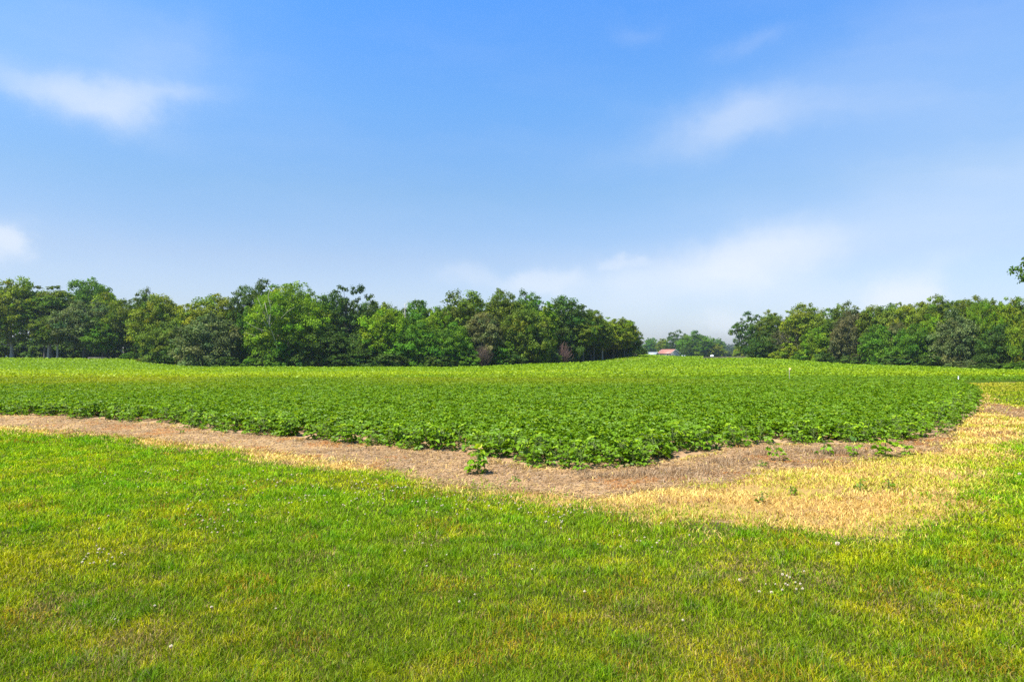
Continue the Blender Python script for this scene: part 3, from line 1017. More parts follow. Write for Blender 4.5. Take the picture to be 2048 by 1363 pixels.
L_, R_ = 'left', 'right'
TREES = [
    # u, top, width, row, class, colour, proto, label
    (24, 556, 100, 4, 'oak', 'yolive', 0, 'big yellow green oak at the far left end of the wood'),
    (100, 571, 92, 8, 'tall', 'olive', 0, 'dark olive tree with a thick pale trunk near the left end'),
    (176, 552, 96, 30, 'lacy', 'green', 0, 'tall lacy tree rising behind the bright dome in the left wood'),
    (214, 582, 70, 16, 'oak', 'lime', 1, 'bright lime green dome below the lacy crown'),
    (168, 598, 92, 2, 'oak', 'grey', 2, 'grey green tree with short trunk left of the long bench'),
    (206, 636, 66, 1, 'oak', 'green', 3, 'deep green low tree hanging over the long bench'),
    (291, 577, 44, 24, 'lacy', 'olive', 1, 'small airy crown poking up behind the yellowish trees'),
    (250, 598, 80, 4, 'oak', 'olive', 4, 'olive tree in front of the pale house in the wood'),
    (320, 590, 92, 12, 'oak', 'yolive', 5, 'broad yellow olive crown right of the small airy crown'),
    (335, 648, 86, 2, 'full', 'olive', 0, 'dark bottomed olive tree hiding its trunk at the bend of the wood'),
    (424, 586, 100, 12, 'oak', 'yolive', 6, 'round yellowish crown behind the grey green bushy tree'),
    (380, 618, 76, 9, 'oak', 'olive', 0, 'olive crown half hidden left of the grey green bushy tree'),
    (420, 627, 108, 0, 'full', 'grey', 1, 'large grey green bushy tree with leaves down to the field'),
    (516, 560, 84, 12, 'lacy', 'dark', 2, 'dark lacy crown left of the tree with pale limbs'),
    (500, 612, 70, 5, 'full', 'green', 2, 'mid green tree between the grey green tree and the pale limbs'),
    (482, 640, 60, 9, 'full', 'dark', 3, 'very dark tree in the recess beside the grey green tree'),
    (692, 570, 92, 6, 'open', 'dark', 0, 'dark olive crown with sky gaps right of the tree with pale limbs'),
    (756, 596, 62, 12, 'lacy', 'olive', 0, 'small olive crown standing behind the bright green slope of leaves'),
    (648, 646, 128, 0, 'full', 'dark', 4, 'wide dark green bushy tree directly right of the pale limbs'),
    (722, 672, 86, 0, 'full', 'dark', 0, 'low dark tree between the wide dark bush and the bright slope'),
    (772, 614, 104, 3, 'full', 'bright', 5, 'bright green tree whose leaves slope down to the right'),
    (836, 597, 66, 12, 'oak', 'green', 1, 'green crown with a bare snag at its left side'),
    (838, 640, 104, 0, 'full', 'green', 2, 'rich green bushy tree in the middle of the wood front'),
    (876, 612, 56, 8, 'oak', 'bright', 2, 'bright green tuft of crown above the middle bushes'),
    (908, 646, 76, 0, 'full', 'green', 3, 'glossy green leafy tree left of the pale yellow crown'),
    (934, 583, 112, 12, 'oak', 'olive', 3, 'wide rounded olive crown above the glossy green tree'),
    (1002, 577, 70, 14, 'oak', 'olive', 4, 'highest olive crown of the right half of the left wood'),
    (1052, 582, 66, 14, 'lacy', 'green', 1, 'airy green crown just left of the vine covered column'),
    (966, 627, 74, 2, 'oak', 'pale', 5, 'pale yellow crown above reddish brown brush'),
    (1048, 608, 96, 0, 'full', 'olive', 1, 'brownish olive tree reaching the ground left of the vine column'),
    (1006, 672, 60, 0, 'full', 'green', 0, 'low dark green sapling tree under the pale yellow crown'),
    (1130, 590, 88, 8, 'oak', 'dark', 6, 'dark green round crown right of the vine covered column'),
    (1128, 650, 70, 6, 'full', 'dark', 5, 'shaded dark tree behind the bare reddish shrub'),
    (1182, 617, 70, 4, 'oak', 'olive', 1, 'olive oak on a slim trunk, first of the open oaks at the right end'),
    (1226, 633, 80, 0, 'oak', 'yolive', 2, 'yellow brown oak on visible trunks in the middle of the open end'),
    (1257, 650, 46, 0, 'oak', 'olive', 3, 'last small oak at the right tip of the left wood'),
    # right wood
    (1502, 623, 62, 3, 'open', 'dark', 1, 'dark open crowned tree at the left tip of the right wood'),
    (1546, 620, 50, 6, 'lacy', 'olive', 2, 'narrow olive top next to the open crowned tree'),
    (1610, 606, 84, 6, 'oak', 'yolive', 4, 'high olive crown above brownish bare twigs in the right wood'),
    (1688, 605, 66, 6, 'lacy', 'olive', 1, 'leaning airy crown with a ragged flat top'),
    (1586, 640, 64, 1, 'twiggy', 'brown', 0, 'thin brownish tree with bare grey twigs showing'),
    (1642, 652, 64, 0, 'full', 'bright', 1, 'bright green tree right of the thin brownish one'),
    (1532, 662, 64, 1, 'full', 'dark', 2, 'low dark tree under the open crowned one'),
    (1582, 684, 44, -3, 'shrub', 'lime', 0, 'light green sapling bush at the foot of the brownish tree'),
    (1704, 620, 72, 1, 'full', 'brown', 3, 'brown olive tree with drooping layers'),
    (1748, 612, 66, 4, 'oak', 'olive', 5, 'olive crown right of the drooping brown olive tree'),
    (1764, 648, 66, 0, 'full', 'green', 4, 'dark green leafy tree below an olive crown'),
    (1790, 604, 74, 8, 'oak', 'olive', 6, 'plain olive crown above a pinkish tipped one'),
    (1794, 642, 42, 3, 'oak', 'pale', 0, 'small crown with pale pinkish tips'),
    (1832, 598, 72, 9, 'lacy', 'yolive', 0, 'ragged yellowish crown under the white cumulus cloud'),
    (1832, 646, 70, 0, 'full', 'green', 5, 'leafy green tree under the ragged yellowish crown'),
    (1866, 624, 44, 4, 'oak', 'bright', 1, 'bright sunlit green tip in the middle of the right wood'),
    (1880, 591, 76, 9, 'lacy', 'olive', 1, 'dark topped lacy crown at the highest point of the right wood'),
    (1932, 591, 72, 9, 'lacy', 'olive', 2, 'lacy crown second from the highest of the right wood'),
    (1914, 622, 78, 0, 'full', 'grey', 0, 'grey olive bushy tree reaching the field in the right wood'),
    (1968, 598, 60, 4, 'feather', 'bright', 1, 'tall soft bright green tree with slim trunk'),
    (2004, 594, 60, 7, 'oak', 'lime', 2, 'yellow green crown left of the right picture edge'),
    (2000, 650, 80, 0, 'full', 'dark', 1, 'shaded grey leaved tree below the yellow green crown'),
    (2040, 596, 70, 10, 'oak', 'olive', 3, 'olive crown at the right picture edge'),
    (2052, 622, 66, 0, 'full', 'yolive', 2, 'sunlit olive tree cut by the right picture edge'),
    # outside the frame but beside it
    (-62, 566, 110, 4, 'oak', 'olive', 5, 'olive tree continuing the wood beyond the left picture edge'),
    (2120, 592, 110, 2, 'full', 'olive', 3, 'olive tree continuing the wood beyond the right picture edge'),
]
for (u, top, wd, row, cls, colr, pi, lab) in TREES:
    D = float(depth_left(u) if u < 1285 else depth_right(u)) + row
    place('tree' if cls != 'shrub' else 'shrub', lab, 'tree' if cls != 'shrub' else 'shrub', u, top, wd, D, cls, colr, pi,
          group='trees of the left wood' if u < 1285 else 'trees of the right wood', bark=PALEBARK if u < 130 else BARK)

# the tree with pale visible limbs
D = 150.0
ptree = place('tree', 'tall bright green feathery tree showing pale bare limbs', 'tree', 580, 562, 150, D + 1, 'feather', 'bright', 0, 'trees of the left wood', bark=PALEBARK, rot=1.0)
s = Shape()
S = D / F
for pts, r0 in [([(572, 738), (574, 690), (568, 652), (560, 610)], .22), ([(568, 655), (560, 630), (551, 612), (546, 600)], .10), ([(568, 650), (571, 620), (567, 598), (570, 580)], .13),
                ([(563, 655), (555, 640), (545, 628)], .07), ([(560, 664), (549, 660), (538, 655), (524, 646)], .07), ([(536, 672), (526, 668), (516, 666)], .06),
                ([(572, 650), (580, 640), (583, 622), (588, 612)], .08), ([(590, 640), (604, 626), (618, 618)], .07)]:
    P3 = np.array([((a - 580) * S, np.interp(b, [560, 600, 650, 690, 738], [-8.6, -9.6, -9.2, -6.5, -3.4]) + rng.normal(0, .12), (735 - b) * S) for a, b in pts])
    s.tube(P3, np.linspace(r0 * .8, r0 * .25, len(P3)), 6)
obj('limb', s.mesh('limb', [M_BARK], smooth=True), ptree, color=(.36, .33, .25))

# vine covered column, snag, dead shrub
place('vine_column', 'narrow column of bright green vines climbing a tree trunk', 'vine', 1096, 604, 31, 163.0, 'column', 'bright', 0)


def snag(label, u, v0, v1, D, lean=0.0, r0=.16):
    s_ = Shape()
    hgt = (v0 - v1) / F * D
    x = (u - 1024) / F * D
    zb = gz(x, D)
    zt = CAMH + (HV - v1) / F * D
    hgt = zt - zb
    s_.tube([(0, 0, -.3), (lean * .4, 0, hgt * .5), (lean * .8, 0, hgt * .85), (lean, 0, hgt)], [r0 * 1.6, r0 * 1.2, r0, r0 * .3], 7)
    o_ = obj('bare_snag', s_.mesh('bare_snag', [M_BARK], smooth=True), None, (x, D, zb), 0, color=(.48, .44, .37))
    tag(o_, label, 'dead tree')
    br = Shape()
    for k_ in range(5):
        f = .72 + .06 * k_
        a = rng.uniform(-1, 1)
        p0 = np.array([lean * f, 0, hgt * f])
        p1 = p0 + np.array([a * .8, rng.normal(0, .3), .7])
        p2 = p1 + np.array([a * .5, rng.normal(0, .3), .8])
        br.tube([p0, p1, p2], [r0 * .45, r0 * .3, .02], 5)
    obj('branch', br.mesh('branch', [M_BARK], smooth=True), o_, color=(.48, .44, .37))


snag('pale bare dead trunk standing in the gap of the left wood', 813, 645, 606, 157.0, -.4)
snag('short grey dead trunk among the right wood crowns', 1652, 652, 632, 199.0, .5)


def dead_shrub(label, u, top, wd, D, col):
    s_ = Shape()
    x = (u - 1024) / F * D
    zb = gz(x, D)
    hgt = CAMH + (HV - top) / F * D - zb
    wm = wd / F * D
    for k_ in range(60):
        a = rng.uniform(0, 6.28)
        sp_ = rng.random() ** .7 * wm * .5
        t_ = np.array([math.cos(a) * sp_, math.sin(a) * sp_, hgt * rng.uniform(.5, 1) * (1 - .5 * (sp_ / (wm * .5)) ** 2)])
        m1 = t_ * np.array([.35, .35, .55]) + rng.normal(0, .12, 3)
        s_.tube([(0, 0, 0), m1, t_], [.05, .035, .015], 4)
        for j in range(6):
            b0 = m1 + (t_ - m1) * rng.random()
            b1 = b0 + rng.normal(0, .45, 3) + np.array([0, 0, .2])
            s_.tube([b0, (b0 + b1) / 2, b1], [.028, .022, .012], 3)
    o_ = obj('dead_shrub', s_.mesh('dead_shrub', [M_BARK], smooth=True), None, (x, D, zb), 0, color=col)
    tag(o_, label, 'dead shrub', 'dead shrubs at the foot of the left wood')


dead_shrub('bare reddish purple shrub right of the vine covered column', 1127, 684, 42, 161, (.15, .09, .075))
dead_shrub('brown twiggy brush below the pale yellow crown', 968, 684, 46, 147.5, (.12, .085, .06))
dead_shrub('small tan dead bush at the foot of the bright green slope', 808, 716, 34, 146.5, (.28, .19, .11))

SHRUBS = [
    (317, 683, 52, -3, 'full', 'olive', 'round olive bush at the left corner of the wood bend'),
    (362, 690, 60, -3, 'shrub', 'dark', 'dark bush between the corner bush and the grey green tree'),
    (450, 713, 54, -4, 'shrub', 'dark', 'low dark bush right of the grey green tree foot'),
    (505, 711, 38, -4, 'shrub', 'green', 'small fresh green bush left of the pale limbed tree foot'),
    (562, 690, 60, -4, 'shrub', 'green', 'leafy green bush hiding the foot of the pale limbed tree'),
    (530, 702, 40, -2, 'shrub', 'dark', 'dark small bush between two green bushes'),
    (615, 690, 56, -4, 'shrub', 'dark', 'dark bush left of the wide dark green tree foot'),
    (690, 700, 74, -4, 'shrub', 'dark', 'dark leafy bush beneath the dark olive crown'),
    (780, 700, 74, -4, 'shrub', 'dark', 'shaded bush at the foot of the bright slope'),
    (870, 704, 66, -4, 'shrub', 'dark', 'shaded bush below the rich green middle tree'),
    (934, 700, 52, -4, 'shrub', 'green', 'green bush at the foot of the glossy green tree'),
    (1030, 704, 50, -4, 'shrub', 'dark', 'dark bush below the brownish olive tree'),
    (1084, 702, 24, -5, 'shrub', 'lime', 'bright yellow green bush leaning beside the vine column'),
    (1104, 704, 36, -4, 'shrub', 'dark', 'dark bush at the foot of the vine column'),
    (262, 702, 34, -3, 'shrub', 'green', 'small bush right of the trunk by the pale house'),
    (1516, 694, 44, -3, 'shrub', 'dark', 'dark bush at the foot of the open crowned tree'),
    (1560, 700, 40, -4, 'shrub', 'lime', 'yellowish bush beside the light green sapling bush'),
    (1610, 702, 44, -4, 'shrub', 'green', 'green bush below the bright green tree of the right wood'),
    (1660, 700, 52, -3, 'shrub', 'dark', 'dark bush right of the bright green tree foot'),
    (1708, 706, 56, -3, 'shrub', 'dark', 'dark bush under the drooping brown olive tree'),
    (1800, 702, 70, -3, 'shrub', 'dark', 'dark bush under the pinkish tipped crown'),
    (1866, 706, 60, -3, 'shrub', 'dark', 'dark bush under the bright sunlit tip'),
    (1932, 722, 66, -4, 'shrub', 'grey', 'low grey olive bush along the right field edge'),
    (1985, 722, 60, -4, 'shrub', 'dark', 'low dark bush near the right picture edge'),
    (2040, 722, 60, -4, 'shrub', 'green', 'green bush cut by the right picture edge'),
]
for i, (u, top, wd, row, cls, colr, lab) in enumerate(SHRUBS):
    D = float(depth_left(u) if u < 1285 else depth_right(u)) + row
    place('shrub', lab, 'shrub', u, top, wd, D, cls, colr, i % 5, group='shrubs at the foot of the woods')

# the slim trunks that show under the crowns
SLIM = [(90, 700, 2, 'thin dark trunked tree left of two others near the left end'), (97, 690, 1, 'slim pale trunked tree beside a darker one near the left end'),
        (115, 660, 0, 'straight pale trunked tree third from the left end'),
        (1166, 690, -2, 'leftmost slim tree of the open oaks'), (1204, 692, -3, 'slim pale trunked tree in the middle of the open oaks'),
        (1249, 690, -3, 'slim dark trunked tree rightmost of the open oaks'), (1187, 694, -1, 'second slim tree from the left among the open oaks')]
for i, (u, top, row, lab) in enumerate(SLIM):
    place('tree', lab, 'tree', u, 640 if u > 1000 else 630, 46, float(depth_left(u)) + row, 'tall', 'olive', i % 3, 'slim trunked trees of the left wood', bark=PALEBARK if 'pale' in lab else BARK)

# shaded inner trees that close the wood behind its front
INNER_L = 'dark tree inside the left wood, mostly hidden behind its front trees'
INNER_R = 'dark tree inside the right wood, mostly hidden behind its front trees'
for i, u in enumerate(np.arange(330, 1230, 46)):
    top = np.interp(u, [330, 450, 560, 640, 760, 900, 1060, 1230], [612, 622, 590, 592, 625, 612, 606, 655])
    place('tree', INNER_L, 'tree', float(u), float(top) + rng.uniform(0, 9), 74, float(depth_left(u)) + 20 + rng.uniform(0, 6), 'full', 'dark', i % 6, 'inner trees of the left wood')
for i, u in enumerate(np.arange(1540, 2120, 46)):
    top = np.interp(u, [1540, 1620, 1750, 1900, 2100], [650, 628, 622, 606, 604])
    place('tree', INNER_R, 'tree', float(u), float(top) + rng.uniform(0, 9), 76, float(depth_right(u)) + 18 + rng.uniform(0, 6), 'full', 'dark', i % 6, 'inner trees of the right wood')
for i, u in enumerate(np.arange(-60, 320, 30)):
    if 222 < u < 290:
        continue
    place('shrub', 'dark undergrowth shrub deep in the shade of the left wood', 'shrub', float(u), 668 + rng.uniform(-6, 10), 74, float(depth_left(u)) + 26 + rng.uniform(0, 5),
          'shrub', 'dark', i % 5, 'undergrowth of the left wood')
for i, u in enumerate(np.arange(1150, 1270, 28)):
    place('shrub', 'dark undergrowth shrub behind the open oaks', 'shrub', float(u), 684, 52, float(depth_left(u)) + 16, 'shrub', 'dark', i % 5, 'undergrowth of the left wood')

# the distance between the woods
FAR = [(1301, 675, 26, 640, 'oak', 'green', 'hazy bluish round tree behind the grey roofed shed'), (1326, 676, 24, 520, 'oak', 'lime', 'yellow green tree behind the red roofed house'),
       (1354, 660, 36, 500, 'open', 'dark', 'dark tree with sky gaps right behind the red roof'), (1390, 663, 58, 480, 'full', 'green', 'largest round tree right of the red roofed house'),
       (1424, 684, 40, 478, 'full', 'yolive', 'light green rounded tree right of the largest round one'), (1434, 675, 26, 700, 'oak', 'green', 'hazy far crown above the light green rounded tree'),
       (1479, 690, 26, 390, 'shrub', 'lime', 'yellow green bush beside the tip of the right wood'), (1287, 697, 18, 380, 'shrub', 'yolive', 'light bush left of the grey roofed shed'),
       (1448, 699, 30, 520, 'shrub', 'grey', 'pale grey bush in front of the hazy woods'), (1372, 690, 22, 470, 'full', 'dark', 'dark tree low between the roof and the largest round tree')]
for i, (u, top, wd, D, cls, colr, lab) in enumerate(FAR):
    place('tree' if cls != 'shrub' else 'shrub', lab, 'tree' if cls != 'shrub' else 'shrub', u, top, wd, float(D), cls, colr, i % 3, group='trees and bushes around the far house')
# far wooded skyline: one mass
VV, QQ, CC, n0 = [], [], [], 0
V0, Q0, C0, _, _ = crown_arrays(4321, W=16, H=15, bottom=.0, widest=.4, n_clump=50, per=90, leaf=.55, clump=2.4, lowp=4)
for u in np.arange(1255, 1530, 7):
    D = 860 + rng.uniform(0, 160)
    x = (u - 1024) / F * D
    zb = gz(x, D)
    top = np.interp(u, [1255, 1300, 1440, 1470, 1530], [690, 689, 684, 687, 690]) + rng.uniform(-2, 2)
    hs_ = (CAMH + (HV - top) / F * D - zb) / 15
    a = rng.uniform(0, 6.28)
    VV.append(np.stack([(V0[:, 0] * math.cos(a) - V0[:, 1] * math.sin(a)) + x, (V0[:, 0] * math.sin(a) + V0[:, 1] * math.cos(a)) + D, V0[:, 2] * hs_ + zb], 1))
    QQ.append(Q0 + n0)
    CC.append(C0 * rng.uniform(.8, 1.2))
    n0 += len(V0)
fw = obj('far_woods', mesh('far_woods', np.vstack(VV), [np.vstack(QQ)], col=np.vstack(CC), mats=[M_TREE]), color=(.05, .085, .03))
tag(fw, 'hazy bluish wooded skyline behind the far house', 'woods', kind='stuff')

# the near tree whose twigs reach into the frame at the right edge
place('tree', 'near tree with only its left twigs inside the right picture edge', 'tree', 2186, 452, 190, 62.0, 'lacy', 'dark', 3, rot=.6)

# ------------------------------------------------------------------ buildings and small things
M_BRICK = None


def brick_mat():
    m, t = new_mat('brick')
    tcx = t.n('ShaderNodeTexCoord')
    br = t.n('ShaderNodeTexBrick', {'Vector': tcx.outputs['Generated'], 'Color1': (.33, .19, .15, 1), 'Color2': (.42, .27, .21, 1), 'Mortar': (.45, .40, .35, 1), 'Scale': 30.0})
    b = t.n('ShaderNodeBsdfPrincipled', {'Base Color': br.outputs[0], 'Roughness': .9})
    t.n('ShaderNodeOutputMaterial', {0: b.outputs[0]})
    return m


M_BRICK = brick_mat()
M_REDROOF = plain_mat('red_metal_roof', (.30, .125, .085), .5, .2, 1.0)
M_TRIM = plain_mat('white_trim', (.72, .70, .66), .5, .08)
M_GLASS = plain_mat('dark_window', (.03, .035, .04), .1, .1, spec=.6)
M_GREYROOF = plain_mat('grey_metal_roof', (.24, .26, .28), .45, .15, 1.0)
M_PLANK = plain_mat('weathered_timber', (.34, .29, .25), .85, .3, 6.0)
M_WHITE = plain_mat('white_paint', (.80, .80, .78), .4, .06)
M_RUBBER = plain_mat('rubber', (.02, .02, .02), .8)
M_YELLOW = plain_mat('pale_yellow_cloth', (.80, .62, .22), .7, .1)
M_DOOR = plain_mat('door_paint', (.16, .07, .05), .6)


def gable_house(name, label, cat, u, D, zb, rotz, W, L, wall_h, rise, m_wall, m_roof, windows=True, chimney=False):
    """gable ends face -Y/+Y locally, ridge runs along Y"""
    r = obj(name, None, None, ((u - 1024) / F * D, D, zb), rotz)
    tag(r, label, cat)
    s_ = Shape()
    hw, hl = W / 2, L / 2
    V = [(-hw, -hl, 0), (hw, -hl, 0), (hw, hl, 0), (-hw, hl, 0), (-hw, -hl, wall_h), (hw, -hl, wall_h), (hw, hl, wall_h), (-hw, hl, wall_h), (0, -hl, wall_h + rise), (0, hl, wall_h + rise)]
    s_.add(V, [(0, 1, 5, 4), (1, 2, 6, 5), (2, 3, 7, 6), (3, 0, 4, 7)], [(4, 5, 8), (6, 7, 9)])
    obj('wall', s_.mesh('wall', [m_wall]), r)
    s_ = Shape()
    ov, th = .45, .14
    for sg in (-1, 1):
        x0, x1 = 0.0, sg * (hw + ov)
        z0, z1 = wall_h + rise + .06, wall_h - rise * ov / hw + .06
        V = []
        for yy in (-hl - ov, hl + ov):
            V += [(x0, yy, z0), (x1, yy, z1), (x1, yy, z1 + th), (x0, yy, z0 + th)]
        s_.add(V, [(0, 1, 2, 3), (7, 6, 5, 4), (1, 5, 6, 2), (0, 4, 5, 1), (3, 2, 6, 7)])
    rf = obj('roof', s_.mesh('roof', [m_roof]), r)
    t_ = Shape()
    for yy in (-hl - ov - .03, hl + ov):
        for sg in (-1, 1):
            z0, z1 = wall_h + rise + .0, wall_h - rise * ov / hw
            V = [(0, yy, z0 - .1), (sg * (hw + ov), yy, z1 - .1), (sg * (hw + ov), yy, z1 + .22), (0, yy, z0 + .22)]
            V += [(a, b + .028, c) for a, b, c in V]
            t_.add(V, [(0, 1, 2, 3), (7, 6, 5, 4), (0, 4, 5, 1), (3, 2, 6, 7)])
    obj('bargeboard', t_.mesh('bargeboard', [M_TRIM]), rf)
    if chimney:
        c_ = Shape()
        c_.box((-.5, hl * .2, wall_h + rise - .6), (.4, hl * .2 + .8, wall_h + rise + .9))
        obj('chimney', c_.mesh('chimney', [m_wall]), rf)
    if windows:
        def win(p, axis, w_, h_, door=False):
            f_ = Shape()
            g_ = Shape()
            if axis == 'y':
                f_.box((p[0] - w_ / 2, p[1] - .04, p[2]), (p[0] + w_ / 2, p[1] + .02, p[2] + h_))
                g_.box((p[0] - w_ / 2 + .1, p[1] - .055, p[2] + .1), (p[0] + w_ / 2 - .1, p[1] - .03, p[2] + h_ - .1))
            else:
                f_.box((p[0] - .04, p[1] - w_ / 2, p[2]), (p[0] + .02, p[1] + w_ / 2, p[2] + h_))
                g_.box((p[0] - .055, p[1] - w_ / 2 + .1, p[2] + .1), (p[0] - .03, p[1] + w_ / 2 - .1, p[2] + h_ - .1))
            fr = obj('door' if door else 'window', f_.mesh('window', [M_DOOR if door else M_TRIM]), r)
            obj('pane', g_.mesh('pane', [M_GLASS]), fr)
        win((-hw * .45, -hl, .9), 'y', 1.1, 1.3)
        win((hw * .4, -hl, .9), 'y', 1.1, 1.3)
        for yy in (-hl * .6, hl * .55):
            win((-hw, yy, .9), 'x', 1.5, 1.3)
        win((-hw, 0, .05), 'x', 1.0, 2.1, True)
    return r


hx = (1339 - 1024) / F * 452
gable_house('farmhouse', 'small brick house with a red roof beyond the field', 'house', 1337, 452.0, -2.45, R(38), 9.6, 10.5, 2.7, 2.55, M_BRICK, M_REDROOF, chimney=False)
gable_house('shed', 'low shed with a pale grey metal roof left of the brick house', 'shed', 1305, 446.0, -2.3, R(52), 5.0, 6.2, 1.9, 1.3, M_BRICK, M_GREYROOF, windows=False)
gable_house('pale_house', 'pale house glimpsed between the trunks of the left wood', 'house', 254, 212.0, gz(-119, 212) - .2, R(-20), 6.5, 5.5, 2.7, 2.0, M_WHITE, M_GREYROOF)


def car(u, D):
    x = (u - 1024) / F * D
    r = obj('parked_car', None, None, (x, D, gz(x, D)), R(70))
    tag(r, 'white parked car half hidden behind the field rise', 'car')
    prof = [(-2.1, .45), (-2.15, .8), (-1.95, .95), (-1.25, 1.0), (-.75, 1.42), (.6, 1.45), (1.25, 1.05), (2.0, .92), (2.15, .7), (2.12, .4)]
    V, n_ = [], len(prof)
    for y_, k_ in ((-.85, 1), (.85, 1)):
        V += [(a, y_ * (.84 if b > 1.2 else 1), b) for a, b in prof]
    q_ = [(i, i + 1, n_ + i + 1, n_ + i) for i in range(n_ - 1)] + [(n_ - 1, 0, n_, 2 * n_ - 1)]
    s_ = Shape()
    s_.add(V, q_)
    me = bpy.data.meshes.new('body')
    me.from_pydata([tuple(map(float, v)) for v in np.vstack(s_.v)], [], [tuple(map(int, f)) for f in q_] + [tuple(range(n_))[::-1], tuple(range(n_, 2 * n_))])
    me.materials.append(M_WHITE)
    obj('body', me, r)
    for sg in (-1, 1):
        g_ = Shape()
        y_ = sg * .80
        g_.add([(-1.0, y_ * 1.06, 1.02), (.95, y_ * 1.06, 1.05), (.5, y_ * .93, 1.38), (-.68, y_ * .93, 1.36), (-1.0, y_, 1.02), (.95, y_, 1.05), (.5, y_ * .85, 1.38), (-.68, y_ * .85, 1.36)],
               [(0, 1, 2, 3), (7, 6, 5, 4), (0, 4, 5, 1), (3, 2, 6, 7)])
        obj('window', g_.mesh('window', [M_GLASS]), r)
        for wx in (-1.3, 1.3):
            w_ = Shape()
            a = np.arange(14) / 14 * 2 * np.pi
            ring = [(wx + .33 * math.cos(t), sg * .72, .33 + .33 * math.sin(t)) for t in a] + [(wx + .33 * math.cos(t), sg * .90, .33 + .33 * math.sin(t)) for t in a] + [(wx, sg * .72, .33), (wx, sg * .91, .33)]
            w_.add(ring, [(i, (i + 1) % 14, 14 + (i + 1) % 14, 14 + i) for i in range(14)], [((i + 1) % 14, i, 28) for i in range(14)] + [(14 + i, 14 + (i + 1) % 14, 29) for i in range(14)])
            obj('wheel', w_.mesh('wheel', [M_RUBBER]), r)


car(1424, 415)

for (u, hgt, lab) in ((1365, 1.5, 'white upright box left of two small ones beyond the field rise'), (1370, 1.4, 'white upright box right of two small ones beyond the field rise')):
    D = 440.0
    x = (u - 1024) / F * D
    r = obj('utility_box', None, None, (x, D, gz(x, D)), .3)
    tag(r, lab, 'box', 'white boxes near the far house')
    s_ = Shape()
    s_.box((-.45, -.4, 0), (.45, .4, hgt))
    obj('case', s_.mesh('case', [M_WHITE]), r)
    s_ = Shape()
    s_.box((-.52, -.47, hgt), (.52, .47, hgt + .1))
    obj('lid', s_.mesh('lid', [M_GREYROOF]), r)

# long bench under the trees of the left wood
D = 176.0
x = (195 - 1024) / F * D
r = obj('long_bench', None, None, (x, D, gz(x, D)), 0)
tag(r, 'long low grey timber bench in the shade of the left wood', 'bench')
s_ = Shape()
s_.box((-2.3, -.3, .52), (2.3, .3, .62))
obj('seat', s_.mesh('seat', [M_PLANK]), r)
for px_ in (-2.1, 2.0):
    s_ = Shape()
    s_.box((px_ - .12, -.25, 0), (px_ + .12, .25, .52))
    obj('leg', s_.mesh('leg', [M_PLANK]), r)
# little white post left edge
x = (13 - 1024) / F * 184
r = obj('marker_post', None, None, (x, 184, gz(x, 184)), 0)
tag(r, 'short white topped post beside the leftmost tree trunk', 'post')
s_ = Shape()
s_.tube([(0, 0, 0), (0, 0, .5)], .06, 8)
obj('post', s_.mesh('post', [M_PLANK]), r)
s_ = Shape()
s_.tube([(0, 0, .45), (0, 0, .5), (0, 0, .62), (0, 0, .74), (0, 0, .8)], [.05, .15, .2, .15, .04], 10)
obj('cap', s_.mesh('cap', [M_WHITE], smooth=True), r)

# stakes in the crop
x, y = (1578 - 1024) / F * 40, 40.0
r = obj('survey_stake', None, None, (x, y, gz(x, y)), 0)
tag(r, 'thin stake with a pale yellow flag rising out of the crop', 'stake')
s_ = Shape()
s_.tube([(0, 0, -.1), (.01, 0, .5), (0, 0, 1.02)], [.014, .013, .012], 6)
obj('pole', s_.mesh('pole', [M_PLANK]), r)
s_ = Shape()
s_.add([(0, -.01, .84), (.10, .02, .83), (.13, -.01, .99), (0, -.01, 1.02), (0, .004, .84), (.10, .034, .83), (.13, .004, .99), (0, .004, 1.02)],
       [(0, 1, 2, 3), (7, 6, 5, 4), (0, 4, 5, 1), (1, 5, 6, 2), (2, 6, 7, 3), (3, 7, 4, 0)])
obj('flag', s_.mesh('flag', [M_YELLOW]), r)
x, y = (1916 - 1024) / F * 43, 43.0
r = obj('corner_stake', None, None, (x, y, gz(x, y)), 0)
tag(r, 'short white stake at the far right corner of the crop', 'stake')
s_ = Shape()
s_.box((-.02, -.015, -.05), (.02, .015, .50))
obj('post', s_.mesh('post', [M_WHITE]), r)
s_ = Shape()
s_.box((-.03, -.025, .50), (.03, .025, .54))
obj('cap', s_.mesh('cap', [M_WHITE]), r)

# ------------------------------------------------------------------ clover in the lawn
def clover_mesh(seed, r=.011, h=.06):
    g = np.random.default_rng(seed)
    n_ = 46
    i = np.arange(n_) + .5
    ph = np.arccos(1 - 1.7 * i / n_)
    th = np.pi * (1 + 5 ** .5) * i
    nrm = np.stack([np.cos(th) * np.sin(ph), np.sin(th) * np.sin(ph), np.cos(ph)], 1)
    c0 = np.array([0, 0, h])
    up = np.tile(np.array([[0, 0, 1.]]), (n_, 1)) + g.normal(0, .3, (n_, 3))
    C = np.tile(np.array([[.82, .74, .56]]), (n_, 1)) * g.uniform(.8, 1.1, (n_, 1))
    low = nrm[:, 2] < -.1
    C[low] = (.50, .36, .22)
    V, Q, CC_ = leaflets(c0 + nrm * r * .25, nrm, up, np.full(n_, r * 1.0), np.full(n_, r * .6), C)
    s_ = Shape()
    s_.tube([(0, 0, 0), (.004, 0, h * .5), (0, 0, h)], [.0015, .0014, .0013], 4)
    sv = np.vstack(s_.v)
    sq = np.vstack(s_.q)
    return mesh('clover_flower', np.vstack([V, sv]), [np.vstack([Q, sq + len(V)])], col=np.vstack([CC_, np.tile([[.08, .16, .02]], (len(sv), 1))]), mats=[M_CLOVER])


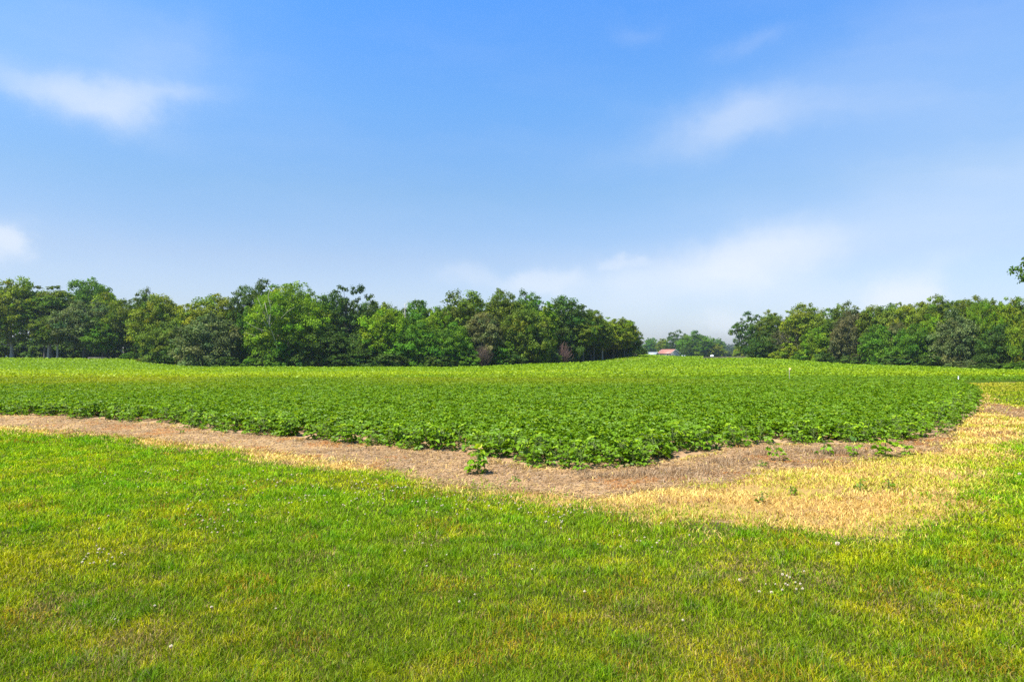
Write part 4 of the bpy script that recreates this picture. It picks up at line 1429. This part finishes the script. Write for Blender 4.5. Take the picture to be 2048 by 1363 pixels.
cl = [clover_mesh(i, r=.0058 + .0007 * i) for i in range(5)]
patches = [(430, 1035, 120, 40, 26), (560, 985, 120, 40, 34), (760, 985, 120, 22, 34), (960, 1010, 140, 26, 44), (1130, 1030, 120, 25, 30), (640, 1000, 300, 45, 24),
           (210, 1120, 60, 40, 18), (420, 1070, 40, 20, 8), (1290, 1075, 160, 40, 14), (1545, 1175, 60, 25, 16), (860, 1090, 300, 60, 14), (600, 1230, 500, 90, 10), (330, 960, 160, 30, 20)]
CLV = 'small white clover flower in the lawn'
for (u0, v0, su, sv_, n_) in patches:
    for j in range(n_):
        u, v = u0 + rng.normal(0, su * .5), v0 + rng.normal(0, sv_ * .5)
        x, y = gnd(u, max(v, 900))
        a, b, c_, _, _ = zones(np.array([x]), np.array([y]))
        if a[0] < .15:
            continue
        o = obj('clover_flower', cl[int(rng.integers(0, 5))], None, (x, y, gz(x, y)), rng.uniform(0, 6.28))
        sfac = rng.uniform(.8, 1.2)
        o.scale = (sfac, sfac, sfac * rng.uniform(.8, 1.1))
        tag(o, CLV, 'clover', 'clover flowers scattered over the lawn')
for (u, v, lab) in ((1672, 1104, 'large round white seed head in the lawn below the dead grass'), (2036, 962, 'round white seed head in grass at the right picture edge')):
    x, y = gnd(u, v)
    o = obj('seed_head', clover_mesh(77, r=.017, h=.085), None, (x, y, gz(x, y)), 0)
    tag(o, lab, 'seed head')

# little weeds in the dead grass
for i, (u, v, hgt, lab) in enumerate([(1579, 990, .10, 'small green weed in the tan grass, leftmost of three in a line'), (1718, 984, .11, 'small green weed in the tan grass, middle of three in a line'),
                                      (1774, 980, .12, 'spindly green weed in the tan grass, rightmost of three in a line'), (1522, 1008, .11, 'low leafy weed in the middle of the tan grass'),
                                      (1524, 934, .10, 'yellowish weed on the straw left of the leaning soybean plant'), (1030, 958, .08, 'flat green weed right of the lone soybean plant'),
                                      (362, 868, .12, 'small green weed on the bare strip at the left')]):
    fol, stm = soy_plant_meshes(1700 + i, 8, hgt, .06, .2, .42)
    x, y = gnd(u, v)
    r = obj('weed', None, None, (x, y, gz(x, y)), 0)
    tag(r, lab, 'weed', 'weeds in the dead grass')
    obj('foliage', fol, r)
    obj('stem', stm, r)

# ------------------------------------------------------------------ the air
s_ = Shape()
s_.box((-1100, -60, -9), (1100, 1250, 34))
me = s_.mesh('haze')
hm, t = new_mat('haze')
pv = t.n('ShaderNodeVolumePrincipled', {'Color': (.72, .86, 1.0, 1), 'Density': .00010, 'Anisotropy': .2})
t.n('ShaderNodeOutputMaterial', {1: pv.outputs[0]})
me.materials.append(hm)
hz = obj('haze', me)
tag(hz, 'thin summer haze in the air over the fields', 'haze', kind='stuff')
